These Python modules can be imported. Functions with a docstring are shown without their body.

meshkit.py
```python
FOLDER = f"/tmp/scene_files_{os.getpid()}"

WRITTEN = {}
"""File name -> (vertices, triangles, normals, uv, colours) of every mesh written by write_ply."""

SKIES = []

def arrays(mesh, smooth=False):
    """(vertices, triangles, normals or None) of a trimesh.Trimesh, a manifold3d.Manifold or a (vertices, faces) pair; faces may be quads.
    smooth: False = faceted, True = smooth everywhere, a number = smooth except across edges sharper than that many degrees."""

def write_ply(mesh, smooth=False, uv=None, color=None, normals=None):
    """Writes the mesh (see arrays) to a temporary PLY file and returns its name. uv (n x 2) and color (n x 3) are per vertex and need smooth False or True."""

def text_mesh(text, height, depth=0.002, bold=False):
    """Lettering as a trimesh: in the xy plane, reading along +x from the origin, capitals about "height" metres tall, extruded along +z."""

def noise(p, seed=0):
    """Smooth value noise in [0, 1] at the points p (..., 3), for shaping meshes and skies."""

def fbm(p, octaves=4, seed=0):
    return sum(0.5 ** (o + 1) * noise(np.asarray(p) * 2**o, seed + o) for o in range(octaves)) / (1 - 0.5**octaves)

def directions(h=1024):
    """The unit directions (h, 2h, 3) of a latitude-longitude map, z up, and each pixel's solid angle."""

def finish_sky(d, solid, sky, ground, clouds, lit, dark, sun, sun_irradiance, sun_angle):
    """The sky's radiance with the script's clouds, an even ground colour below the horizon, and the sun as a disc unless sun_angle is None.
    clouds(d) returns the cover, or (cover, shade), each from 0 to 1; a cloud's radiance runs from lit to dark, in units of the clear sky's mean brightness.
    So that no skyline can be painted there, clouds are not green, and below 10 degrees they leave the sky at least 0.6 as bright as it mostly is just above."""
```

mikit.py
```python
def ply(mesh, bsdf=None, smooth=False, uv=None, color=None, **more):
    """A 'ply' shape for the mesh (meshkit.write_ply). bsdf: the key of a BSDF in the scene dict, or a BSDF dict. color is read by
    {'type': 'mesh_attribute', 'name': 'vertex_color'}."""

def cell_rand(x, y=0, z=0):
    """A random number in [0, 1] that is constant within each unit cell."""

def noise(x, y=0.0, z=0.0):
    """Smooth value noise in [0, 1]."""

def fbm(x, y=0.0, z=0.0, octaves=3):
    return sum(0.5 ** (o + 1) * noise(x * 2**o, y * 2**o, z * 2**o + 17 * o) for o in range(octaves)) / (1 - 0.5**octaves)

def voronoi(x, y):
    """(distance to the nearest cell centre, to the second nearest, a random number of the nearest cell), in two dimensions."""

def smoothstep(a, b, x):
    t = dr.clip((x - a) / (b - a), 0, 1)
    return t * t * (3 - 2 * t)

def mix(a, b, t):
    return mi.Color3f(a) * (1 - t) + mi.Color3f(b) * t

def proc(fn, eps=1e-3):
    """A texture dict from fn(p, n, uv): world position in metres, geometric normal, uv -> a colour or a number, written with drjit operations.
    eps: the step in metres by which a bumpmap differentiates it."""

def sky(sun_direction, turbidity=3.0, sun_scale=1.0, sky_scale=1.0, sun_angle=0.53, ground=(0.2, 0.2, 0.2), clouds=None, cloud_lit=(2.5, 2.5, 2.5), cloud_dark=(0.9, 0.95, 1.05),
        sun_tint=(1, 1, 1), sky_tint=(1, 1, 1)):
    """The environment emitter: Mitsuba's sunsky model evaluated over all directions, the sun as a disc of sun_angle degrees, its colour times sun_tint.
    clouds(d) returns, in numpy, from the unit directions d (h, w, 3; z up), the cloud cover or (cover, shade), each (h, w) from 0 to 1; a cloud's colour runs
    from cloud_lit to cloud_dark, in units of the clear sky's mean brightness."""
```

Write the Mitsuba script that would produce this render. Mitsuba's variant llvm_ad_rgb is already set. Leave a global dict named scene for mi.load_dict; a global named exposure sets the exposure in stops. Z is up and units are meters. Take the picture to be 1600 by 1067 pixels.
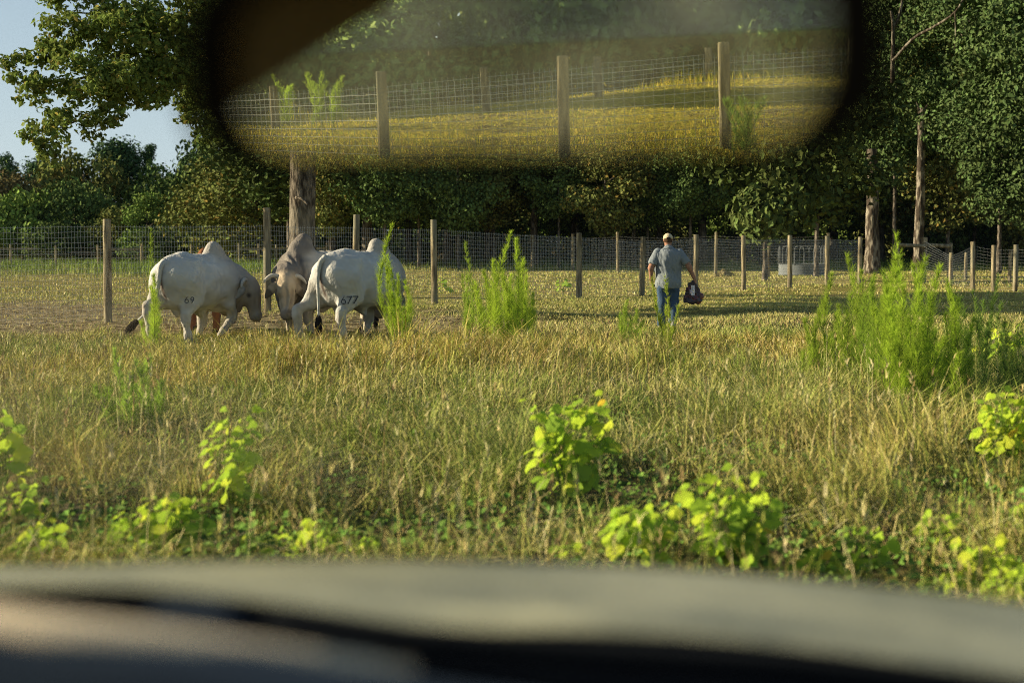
import math, numpy as np, trimesh, manifold3d, mitsuba as mi, mikit, meshkit
from mikit import proc, mix, smoothstep
import drjit as dr
from shapely.geometry import Polygon, box as sbox
from shapely import affinity
T = mi.ScalarTransform4f

# ---------------------------------------------------------------- camera, sky, exposure
EYE = np.array([0, 0, 1.65])
F = 2222.0                       # focal length in pixels of a 1600 wide picture (50 mm)
PITCH = math.radians(3.93)
scene, labels = {}, {}
scene['camera'] = {'type': 'thinlens', 'fov': 39.6, 'fov_axis': 'x', 'aperture_radius': 0.012, 'focus_distance': 25.0,
                   'near_clip': 0.02, 'far_clip': 3000.0,
                   'to_world': T().look_at(origin=EYE.tolist(), target=[0, math.cos(PITCH), 1.65 - math.sin(PITCH)], up=[0, 0, 1])}
SUN = np.array([-0.93, 0.08, 0.36])
scene['sky_light'] = mikit.sky(SUN.tolist(), turbidity=3.5, sun_tint=(0.90, 1.04, 1.24), sun_scale=2.05, sky_scale=0.92, clouds=lambda d: .06 + .56 * np.exp(-np.maximum(d[..., 2], 0) / .16), cloud_lit=(2.3, 2.75, 3.15), ground=(0.12, 0.13, 0.06))
exposure = 2.2

rng = np.random.default_rng(7)


def ray(px, py):
    dx, dz = (px - 800) / F, (533.5 - py) / F
    v = np.array([dx, math.cos(PITCH) + math.sin(PITCH) * dz, math.cos(PITCH) * dz - math.sin(PITCH)])
    return v / np.linalg.norm(v)


def G(px, py, z=0.0):
    v = ray(px, py)
    return EYE + v * ((z - EYE[2]) / v[2])


def P(px, py, y):
    v = ray(px, py)
    return EYE + v * (y / v[1])


def nrm(v):
    v = np.asarray(v, float)
    return v / np.maximum(np.linalg.norm(v, axis=-1, keepdims=True), 1e-12)


# ---------------------------------------------------------------- entries, labels
used = {}


def key(name, parent=None):
    k = f'{parent}__{name}' if parent else name
    n = used.get(k, -1) + 1
    used[k] = n
    return k if n == 0 else f'{k}_{n:03d}'


def thing(name, label, cat, group=None):
    k = key(name)
    labels[k] = {'label': label, 'category': cat}
    if group:
        labels[k]['group'] = group
    return k


def put(k, mesh, bsdf, smooth=False, color=None, **more):
    scene[k] = mikit.ply(mesh, bsdf, smooth=smooth, color=color, **more)
    return k


def part(name, mesh, bsdf, parent, smooth=False, color=None, label=None, kind=None, **more):
    k = put(key(name, parent), mesh, bsdf, smooth, color, **more)
    if label or kind:
        labels[k] = {}
        if label:
            labels[k]['label'] = label
        if kind:
            labels[k]['kind'] = kind
    return k


def struct(name, mesh, bsdf, label, kind='structure', smooth=False, color=None):
    k = put(key(name), mesh, bsdf, smooth, color)
    labels[k] = {'label': label, 'kind': kind}
    return k


# ---------------------------------------------------------------- materials
def rgb(r, g, b):
    return {'type': 'rgb', 'value': [float(r), float(g), float(b)]}


VC = {'type': 'mesh_attribute', 'name': 'vertex_color'}


def matte(name, refl):
    scene[name] = {'type': 'twosided', 'bsdf': {'type': 'diffuse', 'reflectance': refl}}


def bs(name, base, rough=0.7, spec=0.3, **kw):
    scene[name] = {'type': 'twosided', 'bsdf': {'type': 'principled', 'base_color': base, 'roughness': rough, 'specular': spec, **kw}}


scene['leaf_mat'] = {'type': 'twosided', 'bsdf': {'type': 'diffuse', 'reflectance': VC}}
scene['oak_leaf_mat'] = {'type': 'principledthin', 'base_color': VC, 'roughness': 0.45, 'diff_trans': 0.75, 'eta': 1.35}
scene['grass_mat'] = {'type': 'twosided', 'bsdf': {'type': 'diffuse', 'reflectance': VC}}
scene['glow_leaf_mat'] = {'type': 'principledthin', 'base_color': VC, 'roughness': 0.5, 'diff_trans': 0.95, 'eta': 1.35}
scene['coat_mat'] = {'type': 'twosided', 'bsdf': {'type': 'bumpmap', 'tex': proc(lambda p, n, uv: mikit.fbm(p.x * 34, p.y * 34, p.z * 22) * .45 + mikit.fbm(p.x * 9 + p.z * 4, p.y * 9, p.z * 5), eps=6e-3), 'scale': 0.03,
                    'bsdf': {'type': 'diffuse', 'reflectance': VC}}}
matte('hair_mat', VC)
matte('paint_vc', VC)
matte('wire_mat', rgb(.55, .56, .53))
matte('far_wire_mat', rgb(.30, .31, .30))


def wood_fn(p, n, uv):
    g = mikit.fbm(p.x * 22, p.y * 22, p.z * 2.2)
    k = mikit.noise(p.x * 6, p.y * 6, p.z * 0.9)
    c = mix((.10, .082, .052), (.36, .305, .19), smoothstep(.25, .75, g))
    return mix(c, (.20, .195, .14), smoothstep(.5, .85, k) * .8)


def wood_h(p, n, uv):
    return mikit.fbm(p.x * 40, p.y * 40, p.z * 3) * 1.0


scene['post_wood'] = {'type': 'twosided', 'bsdf': {'type': 'bumpmap', 'tex': proc(wood_h, eps=3e-3), 'scale': 0.006,
                      'bsdf': {'type': 'diffuse', 'reflectance': proc(wood_fn)}}}


def bark_fn(p, n, uv):
    g = mikit.fbm(p.x * 16 + p.z * 1.5, p.y * 16, p.z * 3.5)
    b = mikit.noise(p.x * 3, p.y * 3, p.z * 1.3)
    c = mix((.042, .035, .028), (.20, .172, .135), smoothstep(.3, .72, g))
    return mix(c, (.24, .22, .17), smoothstep(.6, .85, b) * .4)


def bark_h(p, n, uv):
    return mikit.fbm(p.x * 14 + p.z * 1.5, p.y * 14, p.z * 3)


scene['bark'] = {'type': 'twosided', 'bsdf': {'type': 'bumpmap', 'tex': proc(bark_h, eps=4e-3), 'scale': 0.05,
                 'bsdf': {'type': 'diffuse', 'reflectance': proc(bark_fn)}}}


def snag_fn(p, n, uv):
    g = mikit.fbm(p.x * 7, p.y * 7, p.z * 1.8)
    return mix((.06, .048, .036), (.31, .275, .21), smoothstep(.42, .72, g))


scene['snag_bark'] = {'type': 'twosided', 'bsdf': {'type': 'bumpmap', 'tex': proc(bark_h, eps=4e-3), 'scale': 0.05,
                      'bsdf': {'type': 'diffuse', 'reflectance': proc(snag_fn)}}}


def dirt_mask_np(x, y):
    """trampled bare soil beside the bulls, from 0 to 1"""
    n = meshkit.fbm(np.stack([x * .45, y * .45, x * 0 + 3.1], -1), 3)
    d = np.clip((y - 24.0) / 2.5, 0, 1) * np.clip((33.5 - y + np.clip(-x - 4, 0, 9) * .9) / 4.0, 0, 1) * np.clip((2.8 - x) / 4.0, 0, 1)
    return np.clip(d * 1.9 + (n - .5) * 1.6 - .35, 0, 1)


def ground_fn(p, n, uv):
    a = mikit.fbm(p.x * .7, p.y * .7, 0.0)
    b = mikit.fbm(p.x * 9, p.y * 9, 2.0)
    soil = mix((.095, .072, .038), (.33, .27, .15), smoothstep(.36, .66, b))
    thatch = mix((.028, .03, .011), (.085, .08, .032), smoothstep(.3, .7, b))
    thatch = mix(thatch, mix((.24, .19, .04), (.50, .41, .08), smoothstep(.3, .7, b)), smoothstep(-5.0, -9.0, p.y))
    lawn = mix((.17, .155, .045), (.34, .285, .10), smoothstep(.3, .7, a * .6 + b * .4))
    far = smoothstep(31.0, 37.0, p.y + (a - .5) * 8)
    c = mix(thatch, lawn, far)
    up = 33.0 + dr.clip(-p.x - 4.0, 0.0, 9.0) * .9
    d = smoothstep(24.0, 26.5, p.y) * smoothstep(up + 4.0, up - 1.0, p.y) * smoothstep(3.0, -2.0, p.x)
    d = smoothstep(.45, .75, d * .75 + a * .5)
    d = dr.maximum(d, smoothstep(.60, .72, a) * .8)
    c = mix(c, soil, d)
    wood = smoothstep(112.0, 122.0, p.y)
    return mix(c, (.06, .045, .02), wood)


def ground_h(p, n, uv):
    return mikit.fbm(p.x * 11, p.y * 11, 1.0, 4)


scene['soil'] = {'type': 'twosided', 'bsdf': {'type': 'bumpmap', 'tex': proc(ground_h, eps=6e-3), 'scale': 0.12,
                 'bsdf': {'type': 'diffuse', 'reflectance': proc(ground_fn)}}}


# ---------------------------------------------------------------- ground
def gh(x, y):
    x, y = np.asarray(x, float), np.asarray(y, float)
    q = np.stack([x * .33, y * .33, x * 0], -1)
    h = (meshkit.fbm(q, 3, 5) - .5) * .22
    # a low bank behind the vehicle
    b = .55 * np.exp(-((x + 18.5) ** 2 + (y + 31.5) ** 2) / 26.0)
    return h * np.clip((np.hypot(x, y) - 1) / 4, 0, 1) + b


def grid_mesh(xs, ys, zf):
    X, Y = np.meshgrid(xs, ys)
    V = np.stack([X, Y, zf(X, Y)], -1).reshape(-1, 3)
    nx = len(xs)
    i, j = np.meshgrid(np.arange(len(xs) - 1), np.arange(len(ys) - 1))
    a = (j * nx + i).ravel()
    Fq = np.concatenate([np.stack([a, a + 1, a + nx + 1], 1), np.stack([a, a + nx + 1, a + nx], 1)])
    return trimesh.Trimesh(V, Fq, process=False)


def spaced(lo, hi, fine):
    a = np.concatenate([-np.geomspace(40, -lo, 24)[::-1], np.arange(-39.5, 40, fine), np.geomspace(40, hi, 24)])
    return np.unique(a)


struct('ground', grid_mesh(spaced(-900, 900, .45), spaced(-900, 1500, .45), gh), 'soil', 'uneven pasture ground with bare brown soil and dry thatch', smooth=True)


# ---------------------------------------------------------------- blades
def blades(base, h, w, lean, col, tip=.12, up=.96):
    """Curved tapering blades: 5 vertices, 3 triangles each. lean (n,2) horizontal offset of the tip."""
    n = len(base)
    a = rng.uniform(0, 2 * np.pi, n)
    wd = np.stack([np.cos(a), np.sin(a), np.zeros(n)], 1) * (w * .5)[:, None]
    ln = np.concatenate([lean, np.zeros((n, 1))], 1)
    up3 = np.array([0, 0, 1.0])
    mid = base + up3 * (h * .58)[:, None] + ln * .32
    tp = base + up3 * (h * up)[:, None] + ln
    V = np.stack([base - wd, base + wd, mid - wd * .75, mid + wd * .75, tp], 1).reshape(-1, 3)
    o = (np.arange(n) * 5)[:, None]
    Fc = np.concatenate([o + np.array([[0, 1, 3]]), o + np.array([[0, 3, 2]]), o + np.array([[2, 3, 4]])])
    return V, Fc, np.repeat(col, 5, 0)


def join(parts):
    V, Fc, C, at = [], [], [], 0
    for v, f, c in parts:
        V.append(v)
        Fc.append(f + at)
        C.append(c)
        at += len(v)
    return trimesh.Trimesh(np.concatenate(V), np.concatenate(Fc), process=False), np.concatenate(C)


PAL = np.array([[.50, .43, .175], [.42, .40, .125], [.30, .33, .075], [.17, .25, .05], [.31, .225, .105], [.62, .55, .29]])


def pal_pick(n, weights, jitter=.18):
    w = np.array(weights, float)
    c = PAL[rng.choice(len(PAL), n, p=w / w.sum())]
    return c * rng.uniform(1 - jitter, 1 + jitter, (n, 1)) * rng.uniform(.94, 1.06, (n, 3))


def on_ground(x, y):
    return np.stack([x, y, gh(x, y) - .015], 1)


def wedge(n, y0, y1, power=1.0, margin=1.12):
    u = rng.uniform(0, 1, n)
    y = (y0 ** (power + 1) + u * (y1 ** (power + 1) - y0 ** (power + 1))) ** (1 / (power + 1))
    x = rng.uniform(-1, 1, n) * (y * .37 * margin + .6)
    return x, y


def n2(x, y, s, seed=0, o=2):
    return meshkit.fbm(np.stack([x * s, y * s, x * 0], -1), o, seed)


CLEAR = []      # (x, y, radius): places where low weeds crowd out the grass
NEARW = [(362, 812, .22), (890, 806, .34), (1140, 912, .36), (1000, 905, .25), (275, 884, .24), (212, 886, .15), (10, 800, .2), (30, 830, .15), (1572, 752, .36), (1462, 858, .15), (1532, 916, .22), (1275, 912, .28), (1352, 908, .18), (1588, 948, .2), (486, 890, .25), (400, 888, .2), (552, 888, .18), (1468, 930, .2), (72, 900, .2),
         (1015, 800, .42), (965, 770, .32), (1330, 915, .42), (1240, 870, .35), (430, 865, .4), (330, 850, .3), (1510, 800, .4), (640, 850, .3), (1480, 700, .4), (520, 770, .25), (150, 830, .4), (750, 820, .25)]
for a_, b_, r_ in NEARW:
    g_ = G(a_, b_)
    CLEAR.append((g_[0], g_[1] - r_ * .5, r_))


def clear_f(x, y):
    f = np.ones(len(x))
    for a, b, r in CLEAR:
        d = np.hypot(x - a, (y - b) * .62)
        f = np.minimum(f, np.clip((d - r * .75) / (r * .7), .16, 1))
    return f


def tall_meadow():
    ps = []
    # short thick undergrass, then clumps, then long dry stems
    N = 400000
    x, y = wedge(N, 4.6, 25.5, .55)
    cl = n2(x, y, 1.5, 3, 3)
    cl2 = n2(x, y, 4.2, 61, 2)
    keep = rng.uniform(0, 1, N) < np.clip((cl * .6 + cl2 * .4 - .385 - .075 * np.clip((15 - y) / 5, 0, 1)) * 7.0, .02, 1) * (1 - dirt_mask_np(x, y) * .85)
    x, y, cl = x[keep], y[keep], (cl * .6 + cl2 * .4)[keep]
    n = len(x)
    big = n2(x, y, .35, 11, 2)
    fade = np.clip((25.5 - y) / 8.0, .22, 1)
    h = (.05 + .98 * np.clip(cl - .32, 0, 1) * rng.uniform(.4, 1.25, n) + .2 * rng.uniform(0, 1, n) ** 4) * (.28 + 1.35 * big) * (.38 + .62 * fade)
    h *= clear_f(x, y)
    w = rng.uniform(.004, .0085, n) * (1 + y / 30)
    ang = n2(x, y, .8, 21, 2) * 9 + rng.normal(0, 1.1, n)
    L = h * rng.uniform(.1, .95, n)
    lean = np.stack([np.cos(ang), np.sin(ang)], 1) * L[:, None]
    green = n2(x, y, .9, 31, 3)
    nr = np.clip((12.5 - y) / 5, 0, 1)[:, None]
    c = pal_pick(n, [3.4, 3, 2.6, 1.2, 2.0, 1.6]) * (1 - nr) + pal_pick(n, [1.8, 2.2, 3.4, 2.6, 2.4, .8]) * nr * .85
    gold = np.clip((n2(x, y, .24, 91, 2) - .40) * 4, 0, 1)[:, None]
    c = c * (np.array([.78, .90, .72]) * (1 - gold) + np.array([1.16, 1.08, .92]) * gold)
    g = np.clip((green - .45) * 5, 0, 1)[:, None] * (1 - .5 * gold) * rng.uniform(.3, 1, (n, 1))
    c = c * (1 - g) + np.array([.20, .27, .05]) * g * rng.uniform(.8, 1.25, (n, 1))
    ps.append(blades(on_ground(x, y), h, w, lean, c))
    # flopped, tangled long blades
    N = 120000
    x, y = wedge(N, 4.6, 22, .1)
    keep = rng.uniform(0, 1, N) < np.clip((n2(x, y, 1.5, 3, 3) - .3) * 3.2, .05, 1)
    x, y = x[keep], y[keep]
    n = len(x)
    h = rng.uniform(.10, .46, n) * (.6 + .4 * np.clip((22 - y) / 8, 0, 1)) * clear_f(x, y)
    ang = rng.uniform(0, 6.3, n)
    lean = np.stack([np.cos(ang), np.sin(ang)], 1) * (h * rng.uniform(.7, 2.3, n))[:, None]
    w, c = rng.uniform(.004, .008, n), pal_pick(n, [3, 3, 3, 2, 1.4, 2])
    k = rng.uniform(0, 1, n) < .5
    bb = on_ground(x, y)
    ps.append(blades(bb[k], h[k], w[k], lean[k], c[k], up=.72))
    ps.append(blades(bb[~k], h[~k] * 1.15, w[~k], lean[~k], c[~k], up=.30))
    return ps


def seed_stems():
    N = 7000
    x, y = wedge(N, 5.0, 24, .7)
    keep = rng.uniform(0, 1, N) < np.clip((n2(x, y, .7, 44, 2) - .35) * 3, .08, 1)
    x, y = x[keep], y[keep]
    n = len(x)
    fade = np.clip((25 - y) / 9, .35, 1)
    h = rng.uniform(.35, .85, n) * fade * clear_f(x, y)
    ang = rng.uniform(0, 6.3, n)
    lean = np.stack([np.cos(ang), np.sin(ang)], 1) * (h * rng.uniform(.05, .35, n))[:, None]
    base = on_ground(x, y)
    c = pal_pick(n, [3, 2, 1, .4, 2, 2])
    ps = [blades(base, h, np.full(n, .0045), lean, c)]
    tip = base + np.concatenate([lean, (h * .96)[:, None]], 1)
    k = 5
    b2 = np.repeat(tip, k, 0) - np.array([0, 0, 1]) * rng.uniform(0, .14, (n * k, 1))
    hh = rng.uniform(.03, .07, n * k)
    aa = rng.uniform(0, 6.3, n * k)
    l2 = np.stack([np.cos(aa), np.sin(aa)], 1) * rng.uniform(.015, .05, (n * k, 1))
    ps.append(blades(b2, hh, rng.uniform(.006, .011, n * k), l2, np.repeat(c, k, 0) * .85))
    return ps


m, c = join(tall_meadow())
struct('meadow_grass', m, 'grass_mat', 'tall tangled straw and olive grass across the near pasture', 'stuff', color=c)
m, c = join(seed_stems())
struct('seeding_grass', m, 'grass_mat', 'thin dry grass stems with seed heads rising over the pasture', 'stuff', color=c)


def lawn():
    ps = []
    N = 130000
    x, y = wedge(N, 24.5, 44, .4)
    keep = rng.uniform(0, 1, N) > dirt_mask_np(x, y) * .90
    x, y = x[keep], y[keep]
    cl = n2(x, y, .8, 8, 3)
    n = len(x)
    h = (.03 + .13 * np.clip(cl - .3, 0, 1) + .05 * rng.uniform(0, 1, n) ** 3) * np.where(y < 30, 1.5, 1)
    ang = rng.uniform(0, 6.3, n)
    lean = np.stack([np.cos(ang), np.sin(ang)], 1) * (h * rng.uniform(.2, 1.2, n))[:, None]
    t = np.clip((y - 29 + (n2(x, y, .5, 9) - .5) * 6) / 6, 0, 1)[:, None]
    c = pal_pick(n, [3, 3, 2, 1, 2, 1]) * (1 - t) + pal_pick(n, [2, 4, 3, 1.4, .3, 1.6]) * t
    ps.append(blades(on_ground(x, y), h, rng.uniform(.009, .016, n), lean, c))
    N = 105000
    x, y = wedge(N, 44, 112, .6)
    n = len(x)
    left = np.clip((-x - 8) / 6, 0, 1) * np.clip((y - 66) / 10, 0, 1)
    edge = np.clip((y - 84) / 10, 0, 1)
    cl = n2(x, y, .35, 18, 3)
    lush = np.clip(left + edge, 0, 1) * np.clip((cl - .3) * 4, 0, 1)
    h = .05 + .10 * cl * rng.uniform(.3, 1, n) + lush * rng.uniform(.15, .75, n)
    ang = rng.uniform(0, 6.3, n)
    lean = np.stack([np.cos(ang), np.sin(ang)], 1) * (h * rng.uniform(.1, .7, n))[:, None]
    c = pal_pick(n, [2, 4, 3, 1.6, .4, 1.4])
    g = lush[:, None]
    c = c * (1 - g) + np.array([.17, .25, .055]) * g * rng.uniform(.7, 1.3, (n, 1))
    ps.append(blades(on_ground(x, y), h, rng.uniform(.02, .038, n), lean, c))
    return ps


m, c = join(lawn())
struct('grazed_grass', m, 'grass_mat', 'short yellow green grazed grass beyond the wire fence', 'stuff', color=c)


def back_field():
    N = 90000
    u = rng.uniform(0, 1, N)
    d = 8 + 31 * u ** .8
    a = rng.uniform(math.radians(196), math.radians(262), N)
    x, y = d * np.cos(a), d * np.sin(a)
    cl = n2(x, y, .6, 50, 3)
    h = .03 + .12 * cl * rng.uniform(.3, 1, N)
    tall = np.clip((d - 35) / 3, 0, 1) * np.clip((cl - .45) * 6, 0, 1)
    h = h + tall * rng.uniform(.1, .6, N)
    ang = rng.uniform(0, 6.3, N)
    lean = np.stack([np.cos(ang), np.sin(ang)], 1) * (h * rng.uniform(.1, .6, N))[:, None]
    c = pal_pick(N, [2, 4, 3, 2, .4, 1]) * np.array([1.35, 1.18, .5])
    return [blades(on_ground(x, y), h, rng.uniform(.012, .022, N), lean, c)]


m, c = join(back_field())
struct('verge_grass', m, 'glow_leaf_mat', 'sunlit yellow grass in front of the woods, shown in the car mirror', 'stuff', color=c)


def low_cover():
    """small dark leaves low between the grass clumps"""
    n = 26000
    x, y = wedge(n, 4.8, 13.5, .2)
    pr = np.clip((n2(x, y, 1.1, 71, 3) - .42) * 5, 0, 1) + (1 - clear_f(x, y)) * .9
    keep = rng.uniform(0, 1, n) < pr
    x, y = x[keep], y[keep]
    n = len(x)
    c = on_ground(x, y) + np.array([0, 0, 1]) * rng.uniform(.03, .17, (n, 1)) ** 1.0
    nr = nrm(rng.normal(0, .55, (n, 3)) + np.array([-.3, -.2, 1]))
    col = np.array([.10, .175, .035]) * rng.uniform(.55, 1.5, (n, 1)) * rng.uniform(.9, 1.1, (n, 3))
    return c, nr, rng.uniform(.022, .05, n), col


# ---------------------------------------------------------------- organic shapes: smooth unions of rounded bones, meshed by surface nets
class Blob:
    def __init__(self, k=.06):
        self.p, self.k = [], k

    def cap(self, a, b, ra, rb=None, k=None, flat=None):
        self.p.append(('c', np.array(a, float), np.array(b, float), ra, ra if rb is None else rb, k or self.k, flat))
        return self

    def chain(self, pts, k=None):
        for (a, ra), (b, rb) in zip(pts[:-1], pts[1:]):
            self.cap(a, b, ra, rb, k)
        return self

    def ell(self, c, r, k=None, rot=None):
        self.p.append(('e', np.array(c, float), np.array(r, float), rot, None, k or self.k, None))
        return self

    def f(self, q):
        q = np.asarray(q, float)
        out = None
        for kind, a, b, ra, rb, k, flat in self.p:
            if kind == 'c':
                d = b - a
                t = np.clip(((q - a) @ d) / max(d @ d, 1e-12), 0, 1)
                v = q - a - t[..., None] * d
                if flat is not None:
                    v = v + (v @ flat[0])[..., None] * flat[0] * (flat[1] - 1)
                s = np.linalg.norm(v, axis=-1) - (ra + (rb - ra) * t)
                if flat is not None:
                    s = s / flat[1]
            else:
                v = q - a
                if ra is not None:
                    v = v @ ra
                k0 = np.linalg.norm(v / b, axis=-1)
                k1 = np.linalg.norm(v / b ** 2, axis=-1)
                s = k0 * (k0 - 1) / np.maximum(k1, 1e-9)
            if out is None:
                out = s
            else:
                h = np.maximum(k - np.abs(out - s), 0) / k
                out = np.minimum(out, s) - h * h * k * .25
        return out

    def bounds(self):
        lo, hi = [], []
        for kind, a, b, ra, rb, k, flat in self.p:
            if kind == 'c':
                r = max(ra, rb)
                lo += [a - r, b - r]
                hi += [a + r, b + r]
            else:
                r = np.full(3, b.max()) if ra is not None else b
                lo.append(a - r)
                hi.append(a + r)
        return np.min(lo, 0) - .06, np.max(hi, 0) + .06

    def mesh(self, h=.02, smooth=4):
        lo, hi = self.bounds()
        ax = [np.arange(l, u + h, h) for l, u in zip(lo, hi)]
        g = np.stack(np.meshgrid(*ax, indexing='ij'), -1)
        val = np.concatenate([self.f(s) for s in np.array_split(g, 8, 0)], 0)
        m = surface_nets(val, lo, h)
        if smooth:
            trimesh.smoothing.filter_taubin(m, iterations=smooth)
        return m


def surface_nets(val, lo, h):
    s = val < 0
    nx, ny, nz = val.shape
    acc = np.zeros((nx - 1, ny - 1, nz - 1, 3))
    cnt = np.zeros((nx - 1, ny - 1, nz - 1))
    corner = lambda d, A: A[d[0]:nx - 1 + d[0], d[1]:ny - 1 + d[1], d[2]:nz - 1 + d[2]]
    for axis in range(3):
        o = [k for k in range(3) if k != axis]
        for u in (0, 1):
            for v in (0, 1):
                d0 = [0, 0, 0]
                d0[o[0]], d0[o[1]] = u, v
                d1 = list(d0)
                d1[axis] = 1
                a, b = corner(d0, val), corner(d1, val)
                cr = (a < 0) != (b < 0)
                t = np.where(cr, a / np.where(cr, a - b, 1), 0)
                pos = np.zeros(a.shape + (3,))
                pos[..., axis] = t
                pos[..., o[0]] = u
                pos[..., o[1]] = v
                acc += np.where(cr[..., None], pos, 0)
                cnt += cr
    on = cnt > 0
    idx = np.full(on.shape, -1)
    idx[on] = np.arange(on.sum())
    V = lo + h * (np.stack(np.nonzero(on), 1) + acc[on] / cnt[on][:, None])
    Fs = []
    for axis in range(3):
        o = [(axis + 1) % 3, (axis + 2) % 3]
        sl0 = [slice(1, n - 1) for n in val.shape]
        sl1 = [slice(1, n - 1) for n in val.shape]
        sl0[axis], sl1[axis] = slice(0, val.shape[axis] - 1), slice(1, val.shape[axis])
        a, b = s[tuple(sl0)], s[tuple(sl1)]
        I = np.stack(np.nonzero(a != b), 1)
        if not len(I):
            continue
        base = I.copy()
        base[:, o[0]] += 1
        base[:, o[1]] += 1
        q = []
        for u, v in ((0, 0), (1, 0), (1, 1), (0, 1)):
            c = base.copy()
            c[:, o[0]] -= u
            c[:, o[1]] -= v
            q.append(idx[c[:, 0], c[:, 1], c[:, 2]])
        q = np.stack(q, 1)
        inside = a[tuple(I.T)]
        q = np.where(inside[:, None], q, q[:, ::-1])
        Fs.append(q)
    Q = np.concatenate(Fs)
    m = trimesh.Trimesh(V, np.concatenate([Q[:, [0, 1, 2]], Q[:, [0, 2, 3]]]), process=False)
    return m


def rotz(a):
    return np.array([[math.cos(a), -math.sin(a), 0], [math.sin(a), math.cos(a), 0], [0, 0, 1]])


def tube(points, radii, sides=8, cap=True):
    p = np.asarray(points, float)
    r = np.broadcast_to(np.asarray(radii, float), (len(p),))
    t = nrm(np.gradient(p, axis=0))
    ref = np.array([1.0, 0, 0]) if abs(t[0][2]) > .8 else np.array([0, 0, 1.0])
    a = nrm(np.cross(t, ref))
    b = np.cross(t, a)
    ang = np.arange(sides) * 2 * np.pi / sides
    V = (p[:, None] + r[:, None, None] * (np.cos(ang)[None, :, None] * a[:, None] + np.sin(ang)[None, :, None] * b[:, None])).reshape(-1, 3)
    i, j = np.meshgrid(np.arange(len(p) - 1), np.arange(sides), indexing='ij')
    q = np.stack([i * sides + j, i * sides + (j + 1) % sides, (i + 1) * sides + (j + 1) % sides, (i + 1) * sides + j], -1).reshape(-1, 4)
    Fc = np.concatenate([q[:, [0, 1, 2]], q[:, [0, 2, 3]]])
    if cap:
        n = len(V)
        V = np.concatenate([V, p[:1], p[-1:]])
        k = np.arange(sides)
        Fc = np.concatenate([Fc, np.stack([np.full(sides, n), (k + 1) % sides, k], 1), np.stack([np.full(sides, n + 1), n - sides + k, n - sides + (k + 1) % sides], 1)])
    m = trimesh.Trimesh(V, Fc, process=False)
    return m


def cat(ms):
    return trimesh.util.concatenate(ms)


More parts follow.
